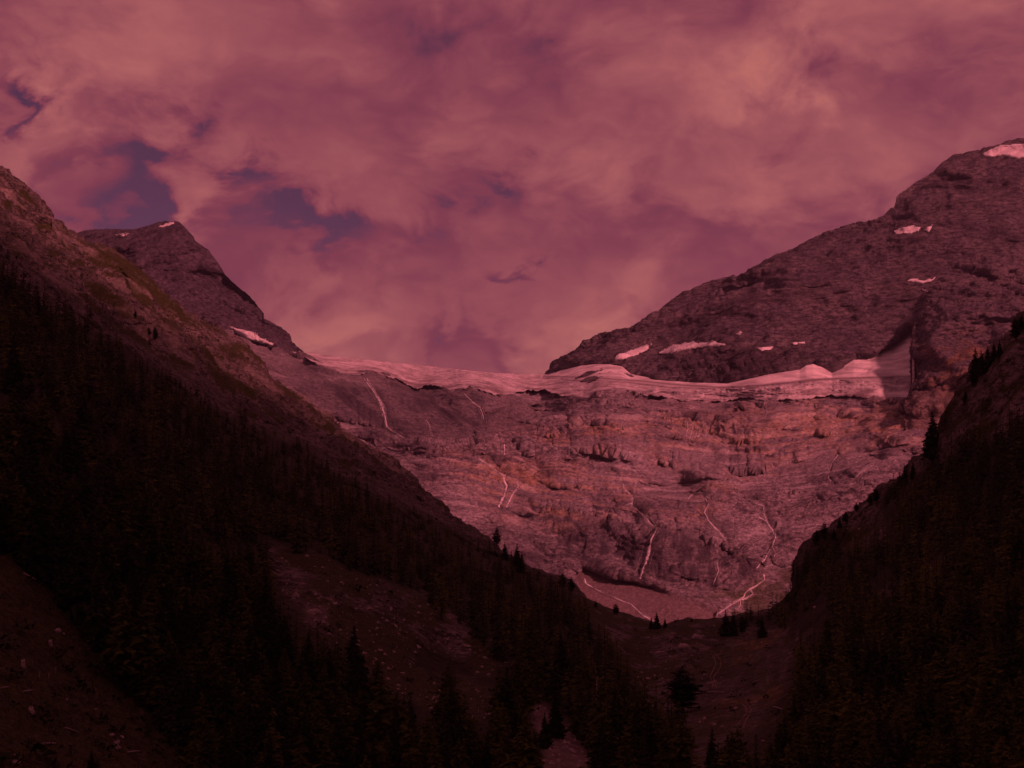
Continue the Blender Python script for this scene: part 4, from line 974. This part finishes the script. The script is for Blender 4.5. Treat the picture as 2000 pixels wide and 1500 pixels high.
# scattered trees over the clearings and the bare upper rock
for _ in range(260):
    px, py = R2.uniform(0, 1150), R2.uniform(480, 1320)
    d = look(FL_R, px, py)
    if (-55 < d < 0 and py > near.crest_at(px) + 14 and R2.random() < .5): try_tree(px, py, 'S')
pts_tree = [t for t in pts_tree if t[1] - t[4] < 1490 and -25 < t[0] < 2025]
pts_tree.sort(key=lambda t: -t[4])
def kind_of(t):
    px, py = t[0], t[1]
    p = .55 if t[5] == 'R' and py > 1150 else (.42 if py > 1000 else .30)
    return 'larch' if R2.random() < p else 'spruce'
MARKS = [(40,640,'under the top of the pale rock face'),(150,700,'along the forest edge below the pale rock face'),(300,790,'where the forest edge dips under the bushy pines'),
 (420,850,'at the forest edge under the grassy rib'),(560,900,'at the forest edge above mid slope'),(700,1000,'on the upper wooded slope facing the slabs'),(850,1060,'on the wooded crest facing the forked waterfall'),
 (960,1120,'just below the lone crest pine'),(1060,1170,'below the crest near the squat pines'),(1130,1240,'on the wooded shoulder above the gully stream'),
 (60,850,'around the small bright glade near the picture edge'),(200,900,'under the small bright glade'),(350,960,'in the middle of the big wood'),(80,1000,'above the top of the stump meadow'),
 (200,1100,'beside the upper corner of the stump meadow'),(330,1060,'uphill of the little grass patch'),(470,1010,'just above the little grass patch'),(600,1020,'directly above the rocky clearing'),(760,1100,'over the upper rim of the rocky clearing'),
 (900,1190,'at the far tip of the rocky clearing'),(1020,1250,'on the slope past the tip of the rocky clearing'),(1120,1320,'on the slope above the valley bank'),
 (250,1220,'along the dark border of the stump meadow'),(330,1330,'by the lower border of the stump meadow'),(400,1200,'in the shade under the little grass patch'),(480,1320,'in the dark hollow below the grass patch'),(560,1230,'at the near side of the rocky clearing'),
 (430,1450,'at the picture foot next to the stump meadow'),(580,1440,'at the picture foot below the rocky clearing'),(700,1320,'close to the tall ragged spruce'),(760,1440,'at the picture foot below the ragged spruce'),(830,1400,'around the second small clearing'),
 (940,1440,'between the second clearing and the scree chute'),(1000,1350,'above the head of the scree chute'),(1090,1400,'beside the pale scree chute'),(1190,1420,'between the scree chute and the valley bank'),(1210,1490,'at the picture foot beyond the scree chute'),
 (1420,1480,'at the picture foot below the path'),(1500,1420,'by the lower end of the path'),(1560,1320,'at the edge of the valley meadow'),(1540,1230,'above the meadow bank'),(1600,1160,'on the low spur over the valley mouth'),(1680,1110,'under the open rocks of the spur'),
 (1740,1040,'below the crest thicket'),(1850,960,'below the tall lone spruce'),(1960,900,'under the rocky spur wall'),(1800,1120,'round the little rock gully'),(1920,1060,'on the steep wood past the rock gully'),(1720,1220,'under the little rock gully'),
 (1650,1260,'in the wood overlooking the valley meadow'),(1850,1230,'in the mid wood of the spur'),(1970,1200,'in the mid wood at the picture edge'),(1620,1400,'in the lower wood next to the meadow'),(1740,1340,'in the lower wood under the rock gully'),
 (1860,1360,'in the thick lower wood'),(1970,1360,'in the thick lower wood at the picture edge'),(1620,1500,'at the picture foot beside the meadow wood'),(1760,1490,'at the picture foot of the spur wood'),(1900,1490,'in the bottom corner wood of the spur')]
def describe(kd, t, fat):
    px, py, loc, hgt, hp, side = t
    mx = min(MARKS, key=lambda m: (m[0] - px) ** 2 + (m[1] - (py - hp * .4)) ** 2)
    size = 'tall' if hgt > 15 else ('short' if hgt < 11 else 'mid-sized'); build = 'slim' if fat < .98 else ('broad' if fat > 1.10 else '')
    adj = {'spruce': 'dark spruce', 'larch': 'olive larch'}[kd]
    return ' '.join(w for w in (size, build, adj, mx[2]) if w), f'{kd} trees {mx[2]}'
count = {'spruce': 0, 'larch': 0}; rest = []; chosen = []; same = {}
for t in pts_tree:
    kd = kind_of(t); px, py, loc, hgt, hp, side = t
    if count[kd] < (292 if kd == 'larch' else 255):
        count[kd] += 1; fat = R2.uniform(.88, 1.2); lab, grp = describe(kd, t, fat)
        same.setdefault(lab, []).append(len(chosen)); chosen.append((kd, t, fat, lab, grp))
    else: rest.append((kd, loc, hgt))
NUM = ['', '', 'two', 'three', 'four', 'five', 'six', 'seven', 'eight', 'nine', 'ten', 'eleven', 'twelve']
ORD = ['first', 'second', 'third', 'fourth', 'fifth', 'sixth', 'seventh', 'eighth', 'ninth', 'tenth', 'eleventh', 'twelfth']
for lab, ids in same.items():       # look-alikes at one spot are told apart by their order across the picture
    if 1 < len(ids) <= 12:
        for r_, i in enumerate(sorted(ids, key=lambda i: chosen[i][1][0])):
            kd, t, fat, lb, grp = chosen[i]
            lb = f'{ORD[r_]} from left of ' + lb.replace('dark spruce', 'spruces').replace('olive larch', 'larches')
            chosen[i] = (kd, t, fat, lb, grp)
for kd, t, fat, lab, grp in chosen:
    plant(kd, t[2] - Vector((0, 0, .03 * t[3])), t[3], lab, grp, R2.randrange(6), R2.uniform(0, 6.28), (R2.uniform(-.04, .04), R2.uniform(-.04, .04)), fat)
print('trees', len(pts_tree), count, len(rest))
# the rest of the wood, too many and too small to tell apart
def mass(name, items, mats):
    me_co, me_t, mi, off = [], [], [], 0
    for kd, loc, h in items:
        (tv, tq), (cv, ct) = LOW[kd][R2.randrange(len(LOW[kd]))]
        a = R2.uniform(0, 6.28); s = h / 10; c_, s2 = math.cos(a), math.sin(a); M = np.array([[c_, -s2, 0], [s2, c_, 0], [0, 0, 1]]) * s
        fat = R2.uniform(.9, 1.25); M[:2] *= fat
        me_co.append(cv @ M.T + np.array(loc) - np.array([0, 0, .03 * h])); me_t.append(ct + off); mi.append(np.full(len(ct), mats.index(kd))); off += len(cv)
        q = np.r_[tq[:, :3], tq[:, [0, 2, 3]]]
        me_co.append(tv @ M.T + np.array(loc) - np.array([0, 0, .03 * h])); me_t.append(q + off); mi.append(np.full(len(q), 2)); off += len(tv)
    me = mesh_np(name, np.concatenate(me_co), None, None, None, False, np.concatenate(me_t))
    for m_ in (FOL[mats[0]], FOL[mats[1]], M_BARK): me.materials.append(m_)
    me.polygons.foreach_set('material_index', np.concatenate(mi).astype(np.int32))
    return me
if rest: link('forest', mass('forest', rest, ['spruce', 'larch']), kind='stuff', label='dense dark conifer forest covering both valley sides', category='forest')

# ------------------------------------------------------------------ boulders, stumps, logs, posts, dead trees
def rock_geo(seed, n=3):
    """angular boulder: a faceted, flattened, noise-carved ball"""
    r = np.random.default_rng(seed); m = 7; k = 10
    th = np.linspace(0, math.pi, m); ph = np.linspace(0, 2 * math.pi, k, endpoint=False)
    v = np.array([(math.sin(a) * math.cos(b), math.sin(a) * math.sin(b), math.cos(a)) for a in th[1:-1] for b in ph] + [(0, 0, 1), (0, 0, -1)])
    for _ in range(9):      # chop with random planes
        d = r.normal(size=3); d /= np.linalg.norm(d); c = r.uniform(.55, .85); q = v @ d; v = np.where((q > c)[:, None], v - (q - c)[:, None] * d, v)
    v += r.normal(size=v.shape) * .035
    v *= np.array([1.0, r.uniform(.7, 1.0), r.uniform(.55, .8)])
    q, t = [], []
    for i in range(m - 3):
        for j in range(k): q.append((i * k + j, (i + 1) * k + j, (i + 1) * k + (j + 1) % k, i * k + (j + 1) % k))
    N = (m - 2) * k
    for j in range(k): t.append((N, j, (j + 1) % k)); t.append((N + 1, (m - 3) * k + (j + 1) % k, (m - 3) * k + j))
    return v, np.array(q), np.array(t)
ROCKS = [mesh_np('boulder', v, q, M_BOULDER, None, False, t) for v, q, t in (rock_geo(40 + i) for i in range(6))]
def boulder(px, py, wpx, label, i, group=None):
    loc, n = near_hit(px, py)
    if loc is None: return
    r = wpx * .5 * loc.y / F
    o = link('boulder', ROCKS[i % 6], label=label, category='boulder'); o.location = loc - Vector((0, 0, .1 * r)); o.scale = (r, r * .9, r * .95); o.rotation_euler = (.2 * math.sin(i * 3.1), .2 * math.cos(i * 1.7), i * 2.3)
    if group: o['group'] = group
for i, (px, py, w, lab) in enumerate([
    (1395,1416,16,'pale boulder at the lower bend of the path, larger of two'),(1412,1420,14,'flat boulder touching the larger pale one by the path bend'),(1437,1384,18,'rounded boulder in the meadow above the path bend'),
    (1476,1372,12,'small boulder on the meadow bank right by the ruts'),(1490,1447,11,'small pale boulder at the wood edge below the path'),(1265,1326,14,'pale boulder in the gully across from the meadow'),(1254,1314,10,'small boulder just above the pale gully one'),
    (1290,1276,26,'big broken boulder at the foot of the rocky knoll'),(1335,1262,26,'long block on the face of the rocky knoll'),(1362,1246,24,'upper block on the face of the rocky knoll'),(1310,1246,18,'leaning block on the shoulder of the rocky knoll'),
    (1376,1318,10,'small stone beside the upper ruts'),(1412,1352,9,'stone next to the pale log on the meadow'),(1486,1256,12,'pale stone on the bank under the ragged spruce'),(1592,1186,12,'pale stone below the low spur trees'),
    (612,1199,38,'largest pale boulder in the rocky clearing'),(596,1216,18,'small block under the largest pale boulder'),(655,1180,16,'block on the upper rim of the rocky clearing'),(575,1165,22,'dark-edged block at the start of the rocky clearing'),
    (720,1190,20,'slab in the middle of the rocky clearing'),(772,1222,16,'stone further along the rocky clearing'),(818,1266,14,'stone near the end of the rocky clearing'),(742,1270,18,'block in the lower half of the rocky clearing'),(786,1316,14,'block at the foot of the rocky clearing'),
    (112,1232,20,'cluster stone on the stump meadow, biggest of the pile'),(124,1238,10,'cluster stone beside the biggest of the meadow pile'),(163,1234,9,'lone stone at the wooded side of the meadow'),(217,1436,15,'grey stone at the lower border of the stump meadow'),
    (130,1366,9,'small stone mid meadow'),(188,1386,9,'small stone near the wood on the lower meadow'),(238,1440,12,'stone next to the grey one at the meadow border'),(948,1286,18,'pale block in the upper scree chute'),(955,1318,14,'pale block lower in the scree chute head'),
    (1064,1400,14,'angular block in the pale scree chute'),(1110,1450,12,'smaller block at the side of the pale scree chute'),(1812,1118,18,'pale block in the little rock gully of the spur'),(1800,1148,14,'lower pale block of the rock gully'),(1730,1178,16,'pale block among the spur trees below the gully')]):
    boulder(px, py, w, lab, i)
def tube(pts, rad, m=8, jag=0.0, seed=0):
    """tapered bent tube with closed ends"""
    r = np.random.default_rng(seed); P = np.array(pts, float); n = len(P); V = []
    T = np.gradient(P, axis=0); T /= np.linalg.norm(T, axis=1, keepdims=True)
    up = np.array([0, 0, 1.0]) if abs(T[0][2]) < .8 else np.array([1.0, 0, 0])
    for i in range(n):
        a = np.cross(T[i], up); a /= np.linalg.norm(a); b = np.cross(a, T[i])
        for k in range(m):
            th = 2 * math.pi * k / m; q = rad[i] * (1 + .12 * r.uniform(-1, 1)); v = P[i] + q * (math.cos(th) * a + math.sin(th) * b)
            if i == n - 1 and jag: v = v + T[i] * jag * r.uniform(-.3, 1)
            V.append(v)
    Q = [(i * m + k, i * m + (k + 1) % m, (i + 1) * m + (k + 1) % m, (i + 1) * m + k) for i in range(n - 1) for k in range(m)]
    V += [P[0], P[-1]]; Tr = [(n * m, (k + 1) % m, k) for k in range(m)] + [(n * m + 1, (n - 1) * m + k, (n - 1) * m + (k + 1) % m) for k in range(m)]
    return np.array(V), np.array(Q), np.array(Tr)
def placed(name, geo, mat, loc, label, cat, rot=0.0, group=None):
    v, q, t = geo; o = link(name, mesh_np(name, v, q, mat, None, True, t), label=label, category=cat); o.location = loc; o.rotation_euler = (0, 0, rot)
    if group: o['group'] = group
    return o
for i, (px, py, lab) in enumerate([(98,1260,'dark stump beside the meadow stone pile'),(137,1260,'dark stump between the stone pile and the wood'),(170,1276,'splintered stump close to the wood edge'),(45,1302,'broad stump in the open upper meadow'),
    (115,1346,'stump below the three pale posts'),(185,1373,'stump near the lower wood edge'),(60,1390,'stump in the open lower meadow'),(108,1393,'stump with pale roots in the lower meadow'),(247,1457,'stump at the lower meadow corner, nearest the wood'),
    (228,1459,'stump at the lower meadow corner, left of its pair'),(268,1464,'stump at the foot of the lower meadow corner'),(52,1487,'stump at the picture foot, taller of two'),(32,1489,'stump at the picture foot, shorter of two'),(88,1480,'low stump at the picture foot in the grass')]):
    loc, n = near_hit(px, py)
    if loc is None: continue
    h = R2.uniform(.5, 1.0); r = R2.uniform(.26, .42)
    placed('tree_stump', tube([(0, 0, -.4), (0, 0, 0), (.02, 0, h * .3), (.03, .02, h)], [r * 1.9, r * 1.5, r * 1.05, r * .9], 9, .25, i), M_BARK if i % 3 else M_DEAD, loc, lab, 'stump', i * 1.1, 'stumps on the meadow')
for i, (px, py, wpx, ang, lab) in enumerate([(64,1132,34,-.55,'pale broken log at the top of the stump meadow'),(140,1428,26,-.35,'pale log lying in the lower meadow'),(10,1344,16,.1,'short pale log at the picture edge of the meadow'),(55,1351,20,.15,'log lying below the broad stump'),
    (95,1454,26,.05,'thin log at the foot of the meadow'),(262,1470,26,.1,'log lying by the corner stumps'),(1394,1353,28,.10,'straight pale log across the path'),(1520,1384,20,-.3,'fallen branch at the meadow wood edge')]):
    loc, n = near_hit(px, py)
    if loc is None: continue
    L = wpx * loc.y / F; r = L * .045 + .06; e, _ = near_hit(px + wpx * .5, py + math.tan(-ang) * wpx * .5); f, _ = near_hit(px - wpx * .5, py - math.tan(-ang) * wpx * .5)
    e = e or loc; f = f or loc; mid_ = (e + f) / 2
    e = e - loc; f = f - loc
    placed('fallen_log', tube([tuple(f + Vector((0, 0, r * .7))), tuple((f * 2 + e) / 3 + Vector((0, 0, r * 1.0))), tuple((f + 2 * e) / 3 + Vector((0, 0, r * 1.1))), tuple(e + Vector((0, 0, r * .8)))], [r, r * .95, r * .85, r * .6], 8, .15, 30 + i), M_DEAD, loc, lab, 'log', 0, 'fallen logs')
for i, (px, py, hp, lab) in enumerate([(77,1326,14,'leftmost of three short pale posts on the meadow'),(95,1329,14,'middle of three short pale posts on the meadow'),(108,1318,14,'rightmost of three short pale posts on the meadow'),(934,1395,10,'single pale post by the second small clearing')]):
    loc, n = near_hit(px, py)
    if loc is None: continue
    h = hp * loc.y / F
    placed('wooden_post', tube([(0, 0, -.3), (0, 0, h * .5), (.02 * h, 0, h)], [.075, .07, .06], 7, .03, 60 + i), M_DEAD, loc, lab, 'post', 0, 'posts on the meadow')
def snag(px, py, hp, lab, seed):
    loc, n = near_hit(px, py)
    if loc is None: return
    h = hp * loc.y / F; r = random.Random(seed)
    e = bpy.data.objects.new('dead_tree', None); COL.objects.link(e); e.location = loc; e['label'] = lab; e['category'] = 'dead tree'; e['group'] = 'dead trees'
    v, q, t = tube([(0, 0, -.4), (.01 * h, 0, .3 * h), (-.005 * h, .01 * h, .65 * h), (.01 * h, 0, h)], [.02 * h, .016 * h, .011 * h, .003 * h], 7, 0, seed)
    o = link('trunk', mesh_np('trunk', v, q, M_DEAD, None, True, t), e)
    for k in range(9):
        z = h * r.uniform(.35, .92); a = r.uniform(0, 6.28); L = h * r.uniform(.05, .13) * (1.2 - z / h)
        v, q, t = tube([(0, 0, z), (math.cos(a) * L * .5, math.sin(a) * L * .5, z + .02 * h), (math.cos(a) * L, math.sin(a) * L, z + r.uniform(-.02, .03) * h)], [.006 * h, .004 * h, .0015 * h], 5, 0, k)
        link('branch', mesh_np('branch', v, q, M_DEAD, None, True, t), e)
snag(1166,1424, 100, 'pale bare dead trunk rising above the valley bank', 3)
snag(207,856, 44, 'pale dead trunk in the small bright glade', 5)
snag(1926,1298, 60, 'thin dead trunk in the thick spur wood', 8)
# rubble, scrub and grass that nobody could count
def scatter(name, mat, n, poly_list, size, geo, seed, hitfn=None, flatten=1.0, **props):
    r = random.Random(seed); co, Q, T, off = [], [], [], 0
    ras = [raster([q]) for q in poly_list]
    bx = [(min(p[0] for p in q), max(p[0] for p in q), min(p[1] for p in q), max(p[1] for p in q)) for q in poly_list]; ar = [(b[1] - b[0]) * (b[3] - b[2]) for b in bx]
    for _ in range(n):
        k = r.choices(range(len(bx)), ar)[0]; b = bx[k]; px, py = r.uniform(b[0], b[1]), r.uniform(b[2], b[3])
        if look(ras[k], px, py) < 0: continue
        loc, nn = near_hit(px, py) if hitfn is None else hitfn(px, py)
        if loc is None: continue
        v, q, t = geo(r); s_ = size(r); a = r.uniform(0, 6.28); c_, sn = math.cos(a), math.sin(a)
        M = np.array([[c_, -sn, 0], [sn, c_, 0], [0, 0, flatten]]) * s_
        co.append(v @ M.T + np.array(loc)); T.append(t + off)
        if q is not None: Q.append(q + off)
        off += len(v)
    if co: link(name, mesh_np(name, np.concatenate(co), np.concatenate(Q) if Q else None, mat, None, False, np.concatenate(T)), kind='stuff', **props)
RG = [rock_geo(70 + i) for i in range(5)]
def small_rock(r):
    v, q, t = RG[r.randrange(5)]; return v, q, t
def octa(r):
    v = np.array([(1, 0, 0), (0, 1, 0), (-1, 0, 0), (0, -1, 0), (0, 0, 1), (0, 0, -.6)]) * np.array([r.uniform(.6, 1.1), r.uniform(.6, 1.1), r.uniform(.5, .9)])
    return v, None, np.array([(0, 1, 4), (1, 2, 4), (2, 3, 4), (3, 0, 4), (1, 0, 5), (2, 1, 5), (3, 2, 5), (0, 3, 5)])
scatter('rubble', M_BOULDER, 2600, [CLEAR[0], CLEAR[3], CLEAR[4], CLEAR[4], CLEAR[5], CLEAR_R[1], CLEAR_R[2], CLEAR_R[0], [(1240,1260),(1400,1215),(1420,1300),(1380,1420),(1260,1420),(1230,1330)]], lambda r: .18 + .9 * r.random() ** 4, octa, 3, label='broken stones strewn over the clearings', category='rubble')
def bush(r):
    v, t = [], []
    for k in range(16):
        c = np.array([r.gauss(0, .45), r.gauss(0, .45), abs(r.gauss(.25, .3))]); b = len(v)
        for j in range(3): v.append(c + np.array([r.uniform(-.4, .4), r.uniform(-.4, .4), r.uniform(-.25, .45)]))
        t.append((b, b + 1, b + 2))
    return np.array(v), None, np.array(t)
UP = [(0,360),(70,400),(140,475),(260,545),(390,650),(520,750),(690,875),(820,970),(950,1062),(1000,1100),(900,1050),(720,970),(520,850),(310,740),(190,660),(80,610),(0,550)]
scatter('juniper_scrub', M_SPRUCE, 2300, [UP, UP, [(1560,1100),(1690,1000),(1860,830),(1900,760),(1990,680),(1990,840),(1860,910),(1720,1000),(1590,1090)], CLEAR[0], [(1200,1200),(1420,1220),(1380,1300),(1240,1330)], [(0,1085),(70,1125),(150,1215),(225,1330),(300,1420),(380,1500),(0,1500)], [(1240,1300),(1420,1230),(1560,1220),(1540,1400),(1440,1460),(1300,1440)]], lambda r: .5 + 2.0 * r.random() ** 2.5, bush, 4, label='low dark juniper scrub on the rocky slopes', category='scrub')
def tuft(r):
    v, t = [], []
    for k in range(5):
        a = r.uniform(0, 6.28); c, s_ = math.cos(a), math.sin(a); x, y = r.uniform(-.5, .5), r.uniform(-.5, .5); b = len(v)
        v += [(x - s_ * .07, y + c * .07, -.05), (x + s_ * .07, y - c * .07, -.05), (x + c * .3, y + s_ * .3, r.uniform(.35, .9))]; t.append((b, b + 1, b + 2))
    return np.array(v), None, np.array(t)
M_GRASS = foliage_material('meadow_grass', (.060, .066, .018), (.150, .125, .042))
scatter('grass', M_GRASS, 4500, [[(0,1085),(70,1125),(150,1215),(225,1330),(300,1420),(380,1500),(0,1500)], [(1380,1290),(1420,1240),(1560,1230),(1550,1330),(1480,1430),(1390,1410)]], lambda r: .35 + .5 * r.random(), tuft, 5, label='short olive grass on the meadows', category='grass')

# ------------------------------------------------------------------ haze
def haze():
    x0, x1, y0, y1, z0, z1 = -7100, 7100, -7100, 7100, -262, 1500
    v = [(x, y, z) for z in (z0, z1) for x, y in ((x0, y0), (x1, y0), (x1, y1), (x0, y1))]
    q = [(3, 2, 1, 0), (4, 5, 6, 7), (0, 1, 5, 4), (1, 2, 6, 5), (2, 3, 7, 6), (3, 0, 4, 7)]
    m, t = new_mat('valley_haze')
    vol = t.n('ShaderNodeVolumePrincipled', ins={'Color': (.78, .72, 1.0, 1), 'Density': 1.9e-5, 'Anisotropy': 0.2})
    o = t.n('ShaderNodeOutputMaterial'); t.t.links.new(vol.outputs[0], o.inputs['Volume'])
    link('haze', mesh_np('haze', v, q, m, None, False), kind='stuff')
haze()
